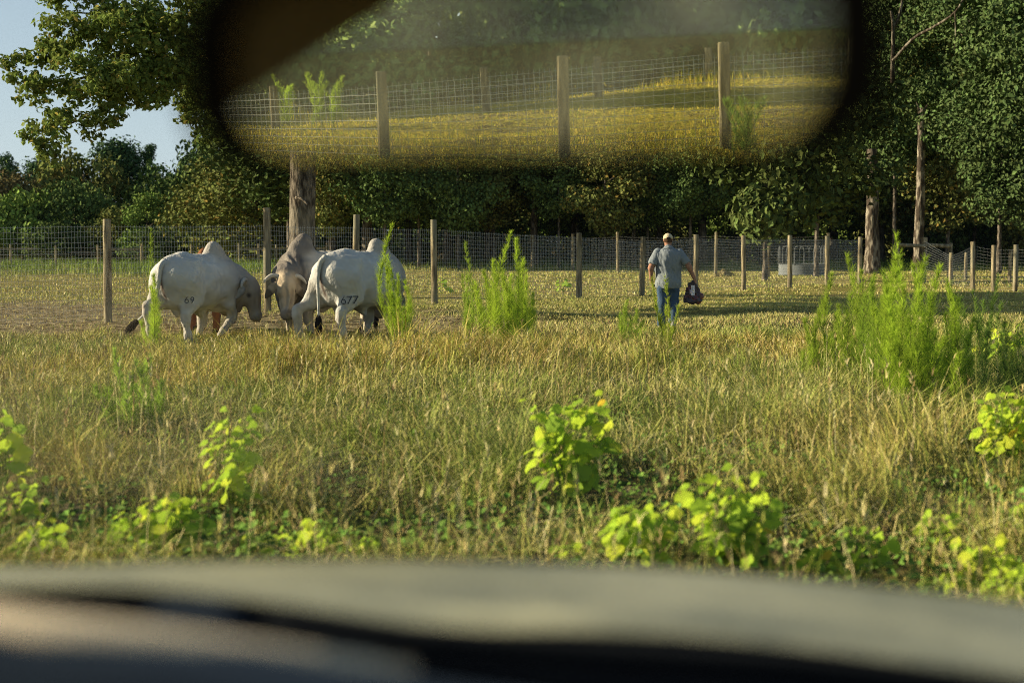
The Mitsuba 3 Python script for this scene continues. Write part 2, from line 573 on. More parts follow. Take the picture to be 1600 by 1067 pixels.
def spline(pts, n=16):
    """Catmull-Rom through the points."""
    p = np.asarray(pts, float)
    p = np.concatenate([2 * p[:1] - p[1:2], p, 2 * p[-1:] - p[-2:-1]])
    out = []
    segs = len(p) - 3
    for s in np.linspace(0, segs - 1e-9, n):
        i = int(s)
        t = s - i
        a, b, c, d = p[i:i + 4]
        out.append(.5 * ((2 * b) + (c - a) * t + (2 * a - 5 * b + 4 * c - d) * t * t + (3 * b - a - 3 * c + d) * t ** 3))
    return np.array(out)


def rbox(sx, sy, sz, r=.01):
    """a box with rounded edges, centred"""
    P0 = np.array([[x, y, z] for x in (-1, 1) for y in (-1, 1) for z in (-1, 1)]) * (np.array([sx, sy, sz]) / 2 - r)
    sp = trimesh.creation.icosphere(1, r).vertices
    return trimesh.convex.convex_hull((P0[:, None] + sp[None]).reshape(-1, 3))


# ---------------------------------------------------------------- trees
def leaf_faces(c, nr, size, col, long=1.6, fold=.18):
    """Folded rhombic leaves: 4 vertices, 2 triangles."""
    n = len(c)
    r = nrm(rng.normal(0, 1, (n, 3)) + np.array([0, 0, -.5]))
    a = nrm(r - nr * np.sum(r * nr, 1, keepdims=True))
    b = np.cross(nr, a)
    s = (size * rng.uniform(.65, 1.25, n))[:, None]
    V = np.stack([c - a * s * .5 * long, c + b * s * .5 + nr * s * fold, c + a * s * .5 * long, c - b * s * .5 + nr * s * fold], 1).reshape(-1, 3)
    o = (np.arange(n) * 4)[:, None]
    Fc = np.concatenate([o + np.array([[0, 1, 2]]), o + np.array([[0, 2, 3]])])
    return V, Fc, np.repeat(col, 4, 0)


m, c = join([leaf_faces(*low_cover(), long=1.2)])
struct('ground_cover', m, 'leaf_mat', 'small dark green leaves growing low between the foreground grass clumps', 'stuff', color=c)


def lobes_to_leaves(lobes, per_area, size, base, var=.3, accent=None, inner=.35, squash=.85):
    """lobes (k,4): centre and radius"""
    ps = []
    for x, y, z, r in lobes:
        n = max(12, int(per_area * r * r))
        u = nrm(rng.normal(0, 1, (n, 3)))
        bump = .75 + .5 * meshkit.noise(u * 2.3 + np.array([x, y, z]) * 3.1, 3)
        rr = r * bump * np.where(rng.uniform(0, 1, n) < inner, rng.uniform(.15, .8, n), rng.uniform(.78, 1.1, n))
        c = np.array([x, y, z]) + u * rr[:, None] * np.array([1, 1, squash])
        nr = nrm(u + rng.normal(0, .75, (n, 3)) + np.array([0, 0, .35]))
        tone = rng.uniform(1 - var, 1 + var, (n, 1)) * rng.uniform(.85, 1.15)
        col = np.array(base) * tone * rng.uniform(.92, 1.08, (n, 3))
        if accent is not None:
            k = rng.uniform(0, 1, n) < accent[3]
            col[k] = np.array(accent[:3]) * tone[k]
        ps.append(leaf_faces(c, nr, np.full(n, size), col))
    return ps


def crown_proto(seed, k, style, base, leaf=.046, per_area=2600, accent=None, ratio=1.0, mat='leaf_mat'):
    """A crown of radius about 1 and height 0..ratio"""
    st = np.random.default_rng(seed)
    lobes = []
    for i in range(int(k * (.55 + .45 * ratio))):
        if style == 'round':
            u = nrm(st.normal(0, 1, 3))
            rad = st.uniform(.35, .80)
            z = .5 + u[2] * .43 * (rad / .8) ** .3
            w = math.sqrt(max(.12, 1 - abs(z - .45) ** 2 * 2.6))
            lobes.append([u[0] * rad * w, u[1] * rad * w, z * ratio, st.uniform(.18, .36)])
        elif style == 'tall':
            z = st.uniform(.04, .95)
            w = (1 - z) ** .55 * .75 + .12
            a = st.uniform(0, 6.3)
            lobes.append([math.cos(a) * w * st.uniform(.3, 1), math.sin(a) * w * st.uniform(.3, 1), z * ratio, st.uniform(.17, .32)])
        else:  # pine: few ragged tufts
            z = st.uniform(.0, 1) ** .8
            w = (1 - z * .8) * st.uniform(.1, .8)
            a = st.uniform(0, 6.3)
            lobes.append([math.cos(a) * w, math.sin(a) * w, z * ratio, st.uniform(.13, .27)])
    m, c = join(lobes_to_leaves(np.array(lobes), per_area, leaf, base, var=.4, accent=accent, squash=.8))
    return mikit.ply(m, mat, smooth=False, color=c)


DARK, MID, OLIVE, LIGHT, BLUEG = (.085, .12, .038), (.10, .15, .048), (.145, .165, .05), (.155, .225, .055), (.078, .13, .058)
KINDS = {
    'dark': (34, 'round', DARK, {}), 'mid': (34, 'round', MID, {}), 'olive': (32, 'round', OLIVE, dict(accent=(.26, .19, .05, .08))), 'light': (28, 'tall', LIGHT, dict(leaf=.055)),
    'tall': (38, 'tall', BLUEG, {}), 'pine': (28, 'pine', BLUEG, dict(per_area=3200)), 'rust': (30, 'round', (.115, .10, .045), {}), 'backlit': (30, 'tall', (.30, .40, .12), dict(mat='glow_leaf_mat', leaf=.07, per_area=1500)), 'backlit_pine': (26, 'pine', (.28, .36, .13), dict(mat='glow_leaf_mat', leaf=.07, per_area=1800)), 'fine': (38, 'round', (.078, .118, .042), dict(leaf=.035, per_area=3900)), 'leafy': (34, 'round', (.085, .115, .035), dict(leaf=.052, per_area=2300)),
}
CROWNS = {}


def crown_of(kind, v, ratio):
    q = (kind, v % 2, max(1, round(ratio)))
    if q not in CROWNS:
        k, style, base, kw = KINDS[kind]
        CROWNS[q] = crown_proto(len(CROWNS) + 1, k, style, base, ratio=q[2], **kw)
    return CROWNS[q], q[2]


TRUNKS = {}


def trunk_mesh(h, r, seed=0, limbs=4, lean=.02):
    st = np.random.default_rng(seed)
    zs = np.linspace(-.3, h, 10)
    off = np.cumsum(st.normal(0, lean, (10, 2)), 0) * h / 10
    off -= off[0]
    pts = np.column_stack([off, zs])
    rad = r * (1 - .6 * np.clip(zs / h, 0, 1)) * (1 + .5 * np.exp(-np.maximum(zs, 0) / (r * 1.6)))
    ms = [tube(pts, rad, 9)]
    for i in range(limbs):
        z = h * st.uniform(.5, .95)
        b = np.array([np.interp(z, zs, pts[:, 0]), np.interp(z, zs, pts[:, 1]), z])
        a = st.uniform(0, 6.3)
        L = h * st.uniform(.2, .4)
        e = b + np.array([math.cos(a) * L, math.sin(a) * L, L * st.uniform(.3, .9)])
        mid = (b + e) / 2 + np.array([0, 0, -.1 * L])
        ms.append(tube(spline([b, mid, e], 6), np.linspace(r * .35, r * .08, 6), 6))
    return cat(ms)


def tree(name, label, x, y, top, cr, base, kind='mid', v=0, tr=.22, cat_='tree', group=None, seed=0, trunk=True):
    """top: crown top height; base: crown bottom height; cr: crown radius"""
    k = thing(name, label, cat_, group)
    z0 = float(gh(x, y))
    proto, pr = crown_of(kind, v, (top - base) / cr)
    a = (seed * 73) % 360
    scene[key('crown', k)] = {**proto, 'to_world': T().translate([float(x), float(y), z0 + base]).rotate([0, 0, 1], a).scale([float(cr), float(cr), float((top - base) / pr)])}
    if trunk:
        put(key('trunk', k), trunk_mesh(base + (top - base) * .7, tr, seed).apply_translation([x, y, z0]), 'bark', smooth=True)
    return k


def at(px, y):
    return (px - 800) / F * y


def top_at(py, y):
    return EYE[2] + (381 - py) / F * y


# the far tree line at the left, seen under the sky
FAR_LEFT = [  # px, depth, top py, radius, kind, label
    (-40, 150, 262, 7, 'mid', 'mid green tree cut by the left edge of the far tree line'),
    (14, 160, 248, 3.0, 'pine', 'thin pine sticking up at the left end of the far tree line'),
    (6, 142, 268, 5, 'rust', 'rusty brown tree at the left end of the far tree line'),
    (70, 158, 252, 5.5, 'tall', 'round dark tree under the tip of the hanging oak branch'),
    (135, 150, 231, 7, 'olive', 'olive tree directly below the hanging oak branch'),
    (188, 155, 221, 6.0, 'tall', 'tallest broad dark tree of the far tree line, left of the thin pine'),
    (238, 158, 231, 2.6, 'pine', 'slender pine standing clear against the sky in the far tree line'),
    (282, 152, 252, 6.5, 'mid', 'rounded dark tree right of the slender pine'),
    (322, 148, 238, 5.5, 'tall', 'bluish green tree at the right end of the open sky'),
    (372, 150, 215, 8, 'mid', 'broad tree behind the left edge of the oak trunk'),
]
for i, (px, y, py, r, kd, lb) in enumerate(FAR_LEFT):
    tree('pine_tree' if kd == 'pine' else 'far_tree', lb, at(px, y), y, top_at(py, y), r, 2.2 if kd != 'pine' else 7.0, kd, i, .3, group=None, seed=i + 1)
LOW_LEFT = [
    (45, 128, 300, 4.6, 'light', 'light green young tree at the left edge behind the rail fence'),
    (120, 132, 285, 5.0, 'mid', 'bushy dark green tree behind the leftmost fence post'),
    (185, 126, 318, 4.2, 'olive', 'low olive tree behind the leftmost wire fence span'),
    (232, 122, 303, 3.2, 'light', 'bright green sapling right of the leftmost fence post'),
    (292, 126, 278, 5.6, 'dark', 'dense dark round tree above the left bull'),
    (350, 112, 250, 5.0, 'olive', 'olive green tree left of the oak trunk'),
    (400, 106, 235, 5.2, 'olive', 'feathery olive tree next to the oak trunk'),
    (20, 138, 345, 5.0, 'dark', 'low dark thicket at the left edge behind the rail fence'),
    (85, 124, 352, 3.6, 'dark', 'low dark shrub left of the leftmost fence post'),
    (262, 120, 350, 3.4, 'dark', 'low dark shrub behind the hip of the left bull'),
    (335, 118, 345, 4.2, 'dark', 'low dark shrub behind the hump of the left bull'),
]
for i, (px, y, py, r, kd, lb) in enumerate(LOW_LEFT):
    tree('young_tree' if 'shrub' not in lb and 'thicket' not in lb else 'shrub', lb, at(px, y), y, top_at(py, y), r, .2, kd, i, .16, 'tree' if 'shrub' not in lb and 'thicket' not in lb else 'shrub', seed=i + 20)

# the tall wood across the middle: tops are far above the frame and behind the mirror
CENTRE = [  # px, depth, height, radius, crown base, kind
    (455, 98, 13, 6.5, 3.0, 'dark'), (520, 104, 15, 7, 2.6, 'mid'), (575, 96, 14, 6.5, 3.2, 'dark'), (640, 106, 16, 7, 2.4, 'dark'), (700, 98, 14, 6.5, 2.2, 'mid'),
    (765, 104, 16, 7, 2.8, 'dark'), (835, 94, 14, 6.2, 3.4, 'dark'), (900, 102, 16, 7, 2.6, 'mid'), (965, 96, 15, 6.4, 2.8, 'dark'), (1030, 104, 16, 7, 3.0, 'mid'),
    (1095, 98, 16, 6.6, 2.8, 'dark'), (1160, 106, 16, 7, 2.8, 'mid'), (1225, 100, 15, 6.5, 2.2, 'olive'), (1300, 108, 23, 7, 1.8, 'mid'), (1372, 104, 23, 7, 1.6, 'olive'),
]
TXT = ['left of the second bull pair, just right of the oak trunk', 'above the backs of the two grey bulls', 'above the hump of the right bull', 'between the right bull and the tall weed clump', 'left of the tall weed clump',
       'above the tall weed clump', 'around the forked trunk right of the weed clump', 'above the dark shaded fence post', 'left of the walking man', 'above the walking man',
       'right of the walking man', 'above the fence posts right of the man', 'above the hay feeder', 'behind the mottled dead trunk', 'between the two pale dead trunks']
for i, (px, y, h, r, b, kd) in enumerate(CENTRE):
    tree('forest_tree', f'{ {"dark": "dark green", "mid": "mid green", "olive": "olive green"}[kd]} forest tree {TXT[i]}', at(px, y), y, h, r, b, kd, i, .28 + .06 * (i % 3), seed=i + 40)
UNDER = [(470, 116, 6.0), (540, 112, 5.2), (610, 118, 5.6), (680, 110, 4.6), (750, 114, 5.2), (815, 116, 5.0), (885, 110, 4.8), (950, 116, 5.2), (1015, 112, 5.0), (1085, 116, 5.4), (1150, 112, 4.8), (1215, 118, 5.6), (1285, 114, 5.2), (1350, 118, 5.6), (1415, 112, 5.4)]
for i, (px, y, h) in enumerate(UNDER):
    tree('undergrowth_shrub', f'dark undergrowth shrub {TXT[i]}', at(px, y), y, h, 5.2, -.2, ['light', 'light', 'olive'][i % 3], i, .1, 'shrub', seed=i + 60, trunk=False)
for i, (px, y_, h_) in enumerate(((1480, 104, 5), (1545, 100, 5.5), (1610, 104, 5), (1690, 98, 6))):
    tree('undergrowth_shrub', ['undergrowth shrub behind the corner brace', 'undergrowth shrub behind the short dark posts', 'undergrowth shrub behind the rightmost posts', 'undergrowth shrub cut by the right edge'][i], at(px, y_), y_, h_, 4.6, -.2, ['dark', 'mid'][i % 2], i, .1, 'shrub', seed=i + 160, trunk=False)
for i, px in enumerate(range(430, 1700, 115)):
    tree('back_forest_tree', 'dark tree deep inside the wood behind the pasture', at(px, 128), 128 + (i % 3) * 3, 25, 9, 0.5, 'dark', i, .3, group='trees deep inside the wood', seed=i + 80)
FRONT = [(518, 90, 6.5, 2.6, 'olive', 'small olive tree in the light just right of the oak trunk'), (602, 88, 7.0, 2.8, 'mid', 'small tree in the light above the right white bull'), (655, 92, 5.2, 2.2, 'mid', 'young green tree behind the post right of the bulls'),
         (716, 89, 6.8, 2.6, 'mid', 'small lit tree left of the tall weed clump'), (772, 92, 5.6, 2.4, 'olive', 'small olive tree directly behind the tall weed clump'), (872, 90, 6.6, 2.5, 'mid', 'small green tree left of the dark shaded post'),
         (945, 88, 6.2, 2.6, 'olive', 'small olive tree between the dark post and the man'), (1012, 91, 5.4, 2.2, 'mid', 'small lit tree close behind the left shoulder of the man'), (1078, 87, 6.4, 2.4, 'mid', 'small green tree behind the bag of the man')]
for i, (px, y, h, r, kd, lb) in enumerate(FRONT):
    tree('young_tree', lb, at(px, y), y, h + 2.2, r * 1.15, 2.0 + .5 * (i % 3), kd, i, .10, seed=i + 200)
# nearer trees at the right
RIGHT = [
    (1195, 63, 12.5, 4.4, 1.7, 'leafy', 'nearer green tree with low hanging leaves right of the man'),
    (1275, 70, 13.5, 4.6, 1.9, 'leafy', 'dark tree with low hanging leaves right of the mirror corner'),
    (1395, 88, 21, 4.6, 5.0, 'fine', 'dark tall tree with crossing bare branches above the mottled trunk'),
    (1478, 90, 22, 4.2, 1.2, 'olive', 'olive tree just right of the broken snag'),
    (1560, 78, 24, 5.0, 1.4, 'fine', 'big bright green tree filling the upper right corner'),
    (1660, 74, 24, 5.5, 1.4, 'fine', 'big green tree cut by the right edge'),
    (1520, 96, 22, 5.0, .4, 'dark', 'dark tree behind the olive tree at the right'),
    (1620, 92, 9, 5.0, .6, 'olive', 'low olive tree under the big green trees at the right'),
]
for i, (px, y, h, r, b, kd, lb) in enumerate(RIGHT):
    tree('pasture_tree', lb, at(px, y), y, h, r, b, kd, i, .12, seed=i + 100)

# pale trunks standing in front of the wood
def snag(name, label, px, y, pytop, pybase, w, fork=False, mat='snag_bark'):
    x = at(px, y)
    h = top_at(pytop, y)
    k = thing(name, label, 'tree trunk')
    z0 = float(gh(x, y))
    zs = np.linspace(-.2, h, 14)
    st = np.random.default_rng(int(px))
    pts = np.column_stack([x + np.cumsum(st.normal(0, .03, 14)), y + np.cumsum(st.normal(0, .03, 14)), z0 + zs])
    rad = w * (1.12 - .42 * np.linspace(0, 1, 14)) * (1 + .35 * np.exp(-np.maximum(zs, 0) / .5))
    put(key('trunk', k), tube(pts, rad, 14), mat, smooth=True)
    return k, pts


sk, sp = snag('dead_trunk', 'tall pale broken snag with a jagged top', 1433, 80, 176, 430, .27)
spk = []
for a, hh in ((0, .5), (1.6, .35), (3.2, .6), (4.6, .3)):
    b = sp[-1] + np.array([math.cos(a) * .13, math.sin(a) * .13, -.1])
    spk.append(tube([b, b + np.array([math.cos(a) * .08, math.sin(a) * .08, hh * .6]), b + np.array([math.cos(a) * .2, math.sin(a) * .1, hh])], [.09, .05, .01], 6))
part('splinter', cat(spk), 'snag_bark', sk, smooth=True)
snag('dead_trunk', 'mottled thick pale trunk left of the taller snag', 1361, 76, 235, 440, .36)
k0, p0 = snag('slim_trunk', 'slim grey trunk standing right of the tall weed clump', 836, 92, 262, 425, .13, mat='bark')
snag('slim_trunk', 'slim pale trunk close to the left of the walking man', 988, 92, 345, 425, .14, mat='snag_bark')
br = thing('bare_branch', 'bare pale branch crossing the dark foliage at the upper right', 'branch')
b0, b1, b2 = P(1428, 60, 78), P(1460, 42, 77), P(1492, 20, 76)
put(key('limb', br), tube(spline([P(1395, 95, 79), b0, b1, b2, P(1510, -10, 76)], 14), np.linspace(.09, .05, 14), 7), 'snag_bark', smooth=True)
put(key('twig', br), tube(spline([b2, P(1493, 50, 76), P(1491, 80, 76)], 8), np.linspace(.045, .015, 8), 5), 'snag_bark', smooth=True)
put(key('twig', br), tube(spline([P(1494, 35, 76), P(1505, 38, 76), P(1510, 55, 76)], 8), np.linspace(.03, .01, 8), 5), 'snag_bark', smooth=True)
fk = thing('forked_branch', 'pale forked limb near the right side of the mirror', 'branch')
put(key('limb', fk), tube(spline([P(1394, 130, 82), P(1395, 45, 82), P(1392, 18, 82)], 10), np.linspace(.14, .08, 10), 7), 'snag_bark', smooth=True)
put(key('limb', fk), tube(spline([P(1395, 45, 82), P(1404, 28, 82), P(1412, -10, 82)], 10), np.linspace(.11, .07, 10), 7), 'snag_bark', smooth=True)

# ---------------------------------------------------------------- the oak whose branches hang into the picture
oak = thing('oak_tree', 'big oak with thick trunk behind the bulls and branches hanging in at upper left', 'tree')
OY = 43.0
ox = at(472, OY)
zs = np.array([-.3, 0, .4, 1.2, 2.4, 3.6, 5.0, 6.5])
tr_pts = np.column_stack([ox + np.array([0, 0, 0, .02, .03, .06, .05, -.05]), np.full(8, OY), zs + float(gh(ox, OY))])
tsm = spline(tr_pts, 26)
trunk = tube(tsm, np.interp(tsm[:, 2], [-.3, 0, .5, 2, 5, 7], [.70, .57, .45, .39, .38, .33]), 22)
put(key('trunk', oak), trunk, 'bark', smooth=True)
put(key('broken_branch', oak), tube(spline([P(470, 310, 42.7), P(463, 309, 42.2), P(472, 311, 42.0), P(481, 320, 41.9)], 10), np.linspace(.06, .03, 10), 6), 'bark', smooth=True)
OAK_L = [  # px, py, depth, radius: the clumps in view and, behind the mirror, the rest of the crown
    (22, 105, 34, .5), (55, 140, 34, .6), (75, 85, 35, .6), (95, 190, 34, .55), (62, 215, 33.5, .5), (78, 240, 33.5, .42), (110, 55, 35, .7), (130, 120, 34.5, .95), (120, 0, 36, .75), (85, -25, 36, .6),
    (165, 55, 35, .95), (175, 130, 34.5, .9), (150, 190, 34, .5), (172, 180, 34, .4), (215, 90, 35.5, 1.0), (215, 145, 35, .6), (205, 15, 36, 1.0), (255, 55, 36, 1.0), (262, 115, 36, .9), (245, 148, 35.5, .5),
    (300, 20, 37, 1.1), (305, 95, 37, 1.0), (318, 155, 36.5, .7), (300, 185, 36, .38), (325, 205, 36, .45), (352, 130, 38, 1.1), (330, 60, 38, 1.1), (160, -60, 37, 1.2), (250, -70, 38, 1.4), (345, -60, 39, 1.6),
    (400, 40, 40, 1.6), (400, 140, 40, 1.3), (460, -20, 42, 1.8), (470, 90, 43, 1.4), (545, 20, 43, 1.8), (560, 130, 44, 1.4), (630, 70, 44, 1.7), (640, -40, 43, 2), (720, 30, 44, 1.8), (730, 140, 44, 1.3), (800, 80, 45, 1.5),
    (420, -150, 42, 2.4), (560, -160, 43, 2.6), (680, -150, 44, 2.2), (300, -160, 40, 2.0), (500, -260, 43, 2.6), (620, 40, 48, 2.2), (480, 30, 48, 2.2), (380, -20, 46, 2.0), (520, 190, 47, 1.0), (430, 215, 46, .7)]
oak_l = np.array([[*P(a, b, d), r] for a, b, d, r in OAK_L])
near = oak_l[[i for i, q in enumerate(OAK_L) if q[0] < 365]]
rest = oak_l[[i for i, q in enumerate(OAK_L) if q[0] >= 365]]
sub = []
for x, y, z, r in near:   # break every clump into smaller sprays, with some twigs of leaves hanging out of it
    for _ in range(15):
        u = nrm(rng.normal(0, 1, 3))
        sub.append([*(np.array([x, y, z]) + u * r * rng.uniform(.35, 1.0) * np.array([1, 1, .8])), r * rng.uniform(.2, .42)])
m, c = join(lobes_to_leaves(np.array(sub), 900, .095, (.165, .215, .05), var=.45, accent=(.32, .27, .07, .05), inner=.5) + lobes_to_leaves(rest, 650, .17, (.12, .14, .035), var=.3))
put(key('crown', oak), m, 'oak_leaf_mat', color=c)
limbs = []
for tgt in ((60, 140, 34), (170, 90, 35), (260, 60, 36), (110, 20, 36), (95, 200, 34), (320, 150, 36.5), (560, 60, 43), (720, 60, 44), (460, -150, 42)):
    e = P(*tgt)
    s0 = np.array([ox, OY, 6.2]) + rng.normal(0, .1, 3)
    mid = s0 * .5 + e * .5 + np.array([0, 0, .9])
    limbs.append(tube(spline([np.array([ox, OY, 5.2]), s0 * .8 + e * .2 + np.array([0, 0, .5]), mid, e], 18), np.linspace(.2, .015, 18), 7))
for l in limbs:
    put(key('limb', oak), l, 'bark', smooth=True)


# ---------------------------------------------------------------- fences
def post_mesh(x, y, h, r, seed=0, lean=0.0, sink=.3):
    st = np.random.default_rng(seed)
    z0 = float(gh(x, y))
    dx, dy = st.normal(0, .012, 2)
    zs = np.array([-sink, 0, h * .33, h * .66, h - .015, h])
    pts = np.column_stack([x + (dx + lean) * zs, y + dy * zs, z0 + zs])
    rad = r * np.array([1.05, 1.05, 1.02, .99, .97, .86]) * (1 + st.normal(0, .02, 6))
    return tube(pts, rad, 14)


def wire(a, b, r):
    return tube(np.array([a, b]), r, 3, cap=False)


def wire_panel(a, b, ha, hb, dv, dh, r, low=.05):
    """woven wire between two posts (ground points a, b), top edge at heights ha, hb"""
    a, b = np.asarray(a, float), np.asarray(b, float)
    L = np.linalg.norm(b - a)
    n = max(2, int(round(L / dv)))
    za, zb = float(gh(*a)), float(gh(*b))
    V, Fc, at_ = [], [], 0
    ms = []
    hs = np.arange(0, 1.0001, dh / max(ha, hb))
    for t in hs:
        ts = np.linspace(0, 1, 5)
        sag = -.02 * 4 * ts * (1 - ts) * t
        pts = np.column_stack([a[0] + (b[0] - a[0]) * ts, a[1] + (b[1] - a[1]) * ts, (za + low + (ha - low) * t) * (1 - ts) + (zb + low + (hb - low) * t) * ts + sag])
        ms.append(tube(pts, r, 3, cap=False))
    for i in range(1, n):
        t = i / n
        p = a + (b - a) * t
        z = za * (1 - t) + zb * t
        w = rng.normal(0, .004, 3)
        hh = ha * (1 - t) + hb * t
        ms.append(tube(np.array([[p[0] + w[0], p[1], z + low], [p[0] + w[1], p[1], z + hh * .5], [p[0] + w[2], p[1], z + hh - .02 * 4 * t * (1 - t)]]), r, 3, cap=False))
    return cat(ms)


def fence_line(k, posts, dv, dh, r, rad, skip=(), extra_seed=0, topgap=.12, wm='far_wire_mat'):
    """posts: (x, y, height)"""
    for i, (x, y, h) in enumerate(posts):
        if i not in skip:
            part('post', post_mesh(x, y, h, rad, extra_seed + i), 'post_wood', k, smooth=40)
    for i, (p, q) in enumerate(zip(posts[:-1], posts[1:])):
        part('wire_panel', wire_panel(p[:2], q[:2], min(p[2] - topgap, 2.02), min(q[2] - topgap, 2.02), dv, dh, r), wm, k, kind='stuff')


def near_line(px, top):
    u = (px - 800) / F
    z = 40.1 / (1 - 1.25 * u)
    return (u * z, z, EYE[2] + (381 - top) / F * z)


nf = thing('wire_fence', 'tall woven wire fence on round wooden posts running behind the bulls and the man', 'fence')
NEAR = [(-330, 342), (168, 345), (418, 330), (555, 339), (679, 345), (905, 365), (1003, 369), (1087, 366), (1162, 369), (1234, 369), (1292, 371), (1343, 372)]
fence_line(nf, [near_line(*q) for q in NEAR], .0762, .11, .0026, .085, wm='wire_mat')

ff = thing('wire_fence', 'farther wire fence on thin pale posts in front of the dark wood', 'fence')
FARF = []
for px, top in [(560, 372), (606, 372), (658, 371), (713, 371), (772, 370), (832, 367), (895, 365), (965, 365), (1042, 365), (1118, 365), (1200, 366), (1293, 366)]:
    u = (px - 800) / F
    z = 92.9 / (1 + 1.93 * u)
    FARF.append((u * z, z, EYE[2] + (381 - top) / F * z))
fence_line(ff, FARF, .2, .14, .0018, .085, extra_seed=40)

rf = thing('rail_fence', 'low wooden fence with one pale top rail in front of the left tree line', 'fence')
RZ = 97.0
rp = [(-40, 382), (18, 382), (88, 383), (155, 381), (224, 380), (300, 381), (375, 381), (405, 381), (433, 382), (512, 381), (560, 382)]
for i, (px, top) in enumerate(rp):
    part('post', post_mesh(at(px, RZ), RZ, top_at(top, RZ), .075, 80 + i), 'post_wood', rf, smooth=40)
for (p, q) in ((-40, 18), (18, 60), (155, 224), (375, 433), (433, 512)):
    xa, xb = at(p, RZ), at(q, RZ)
    b_ = rbox(abs(xb - xa), .05, .13, .012).apply_translation([(xa + xb) / 2, RZ - .1, float(gh((xa + xb) / 2, RZ)) + top_at(389, RZ)])
    part('rail', b_, 'post_wood', rf)
ms = []
for h in (.15, .4, .65, .9, 1.1):
    ms.append(tube(np.array([[at(-40, RZ), RZ - .08, h], [at(560, RZ), RZ - .08, h]]), .006, 3, cap=False))
part('wire', cat(ms), 'far_wire_mat', rf, kind='stuff')

cf = thing('corner_brace', 'wooden fence corner with a thick horizontal brace rail right of the snag', 'fence')
CZ = 62.0
for px, top in ((1402, 377), (1443, 369), (1483, 378)):
    part('post', post_mesh(at(px, CZ), CZ, top_at(top, CZ), .10, px), 'post_wood', cf, smooth=40)
for a, b in ((1402, 1443), (1443, 1483)):
    part('rail', tube(np.array([[at(a, CZ), CZ - .12, top_at(383, CZ)], [at(b, CZ), CZ - .12, top_at(385, CZ)]]), .085, 10), 'post_wood', cf, smooth=40)

sf = thing('short_fence', 'short wire fence with dark and pale posts at the right edge', 'fence')
SP = []
for px, top, z in ((1443, 369, 60), (1485, 396, 56), (1520, 378, 50), (1552, 383, 49.5), (1586, 383, 49), (1660, 384, 47.5)):
    SP.append((at(px, z), z, EYE[2] + (381 - top) / F * z))
fence_line(sf, SP, .12, .12, .0025, .08, skip=(0,), extra_seed=120)
for px, top, z in ((1508, 396, 66), (1577, 392, 60)):
    k = thing('lone_post', {1508: 'small pale post standing alone left of the short dark posts', 1577: 'small pale post beside the rightmost bright fence post'}[px], 'post')
    put(key('shaft', k), post_mesh(at(px, z), z, top_at(top, z), .075, px), 'post_wood', smooth=40)
for px, top, z, lb in ((740, 391, 96, 'short stub post in the far wire fence left of the dark post'), (1025, 393, 100, 'short pale stub post behind the walking man'), (222, 384, 92, 'thin stake in the lush grass at the left')):
    k = thing('stub_post', lb, 'post')
    put(key('shaft', k), post_mesh(at(px, z), z, top_at(top, z), .06, px), 'post_wood', smooth=40)

# ---------------------------------------------------------------- hay feeders
matte('galvanised', rgb(.16, .175, .18))


def feeder(label, x, y, r, arches=10):
    k = thing('hay_feeder', label, 'feeder')
    z0 = float(gh(x, y))
    a = np.linspace(0, 2 * np.pi, 49)
    prof = np.array([[r, .05], [r + .02, .1], [r, .2], [r + .015, .3], [r, .4], [r + .015, .5], [r, .6], [r + .02, .64], [r - .02, .64], [r - .03, .6], [r - .03, .05]])
    m = trimesh.creation.revolve(np.vstack([prof, prof[:1]]), sections=48)
    m.apply_translation([x, y, z0])
    put(key('ring', k), m, 'galvanised', smooth=30)
    for i in range(arches):
        t = 2 * np.pi * i / arches
        c = np.array([x + math.cos(t) * r, y + math.sin(t) * r, z0 + .6])
        tg = np.array([-math.sin(t), math.cos(t), 0])
        w = r * 2 * np.pi / arches * .34
        pts = [c - tg * w, c - tg * w * .95 + [0, 0, .75], c - tg * w * .55 + [0, 0, .95], c + tg * w * .55 + [0, 0, .95], c + tg * w * .95 + [0, 0, .75], c + tg * w]
        part('arch', tube(spline(pts, 16), .017, 7), 'galvanised', k, smooth=True)


feeder('round galvanised hay feeder with bent pipe arches beyond the fence', at(1255, 75), 75.5, 1.2)
pk = thing('leaning_pipe', 'thin grey pipe leaning from a far fence post to the hay feeder', 'pipe')
put(key('pipe', pk), tube(np.array([P(1203, 397, 70), P(1221, 411, 73)]), .025, 6), 'galvanised')

# a low dark earth mound and a dry grass heap beyond the fence
def mound(name, label, px, py, wpx, hpx, mat, catg):
    g = G(px, py)
    s = F / g[1]
    m = trimesh.creation.icosphere(4, 1.0)
    v = m.vertices * np.array([wpx / s / 2, wpx / s / 2.5, hpx / s])
    v += nrm(v) * ((meshkit.fbm(v * 2.2, 3, px) - .5) * .5)[:, None]
    m = trimesh.Trimesh(v, m.faces, process=False)
    m.apply_translation([g[0], g[1], float(gh(g[0], g[1])) - hpx / s * .25])
    k = thing(name, label, catg)
    put(key('body', k), m, mat, smooth=True)


mound('earth_mound', 'low dark mound of earth beyond the fence right of the man', 1130, 431, 36, 7, 'soil', 'mound')

# ---------------------------------------------------------------- bulls
matte('horn_mat', VC)
COAT = {
    'white': dict(body=(.44, .435, .405), dark=(.24, .205, .165), face=(.34, .29, .225), leg=(.46, .42, .35)),
    'grey': dict(body=(.50, .46, .385), dark=(.145, .13, .115), face=(.42, .34, .235), leg=(.55, .47, .36)),
    'brown': dict(body=(.20, .095, .05), dark=(.16, .07, .035), face=(.28, .12, .06), leg=(.28, .13, .07)),
}


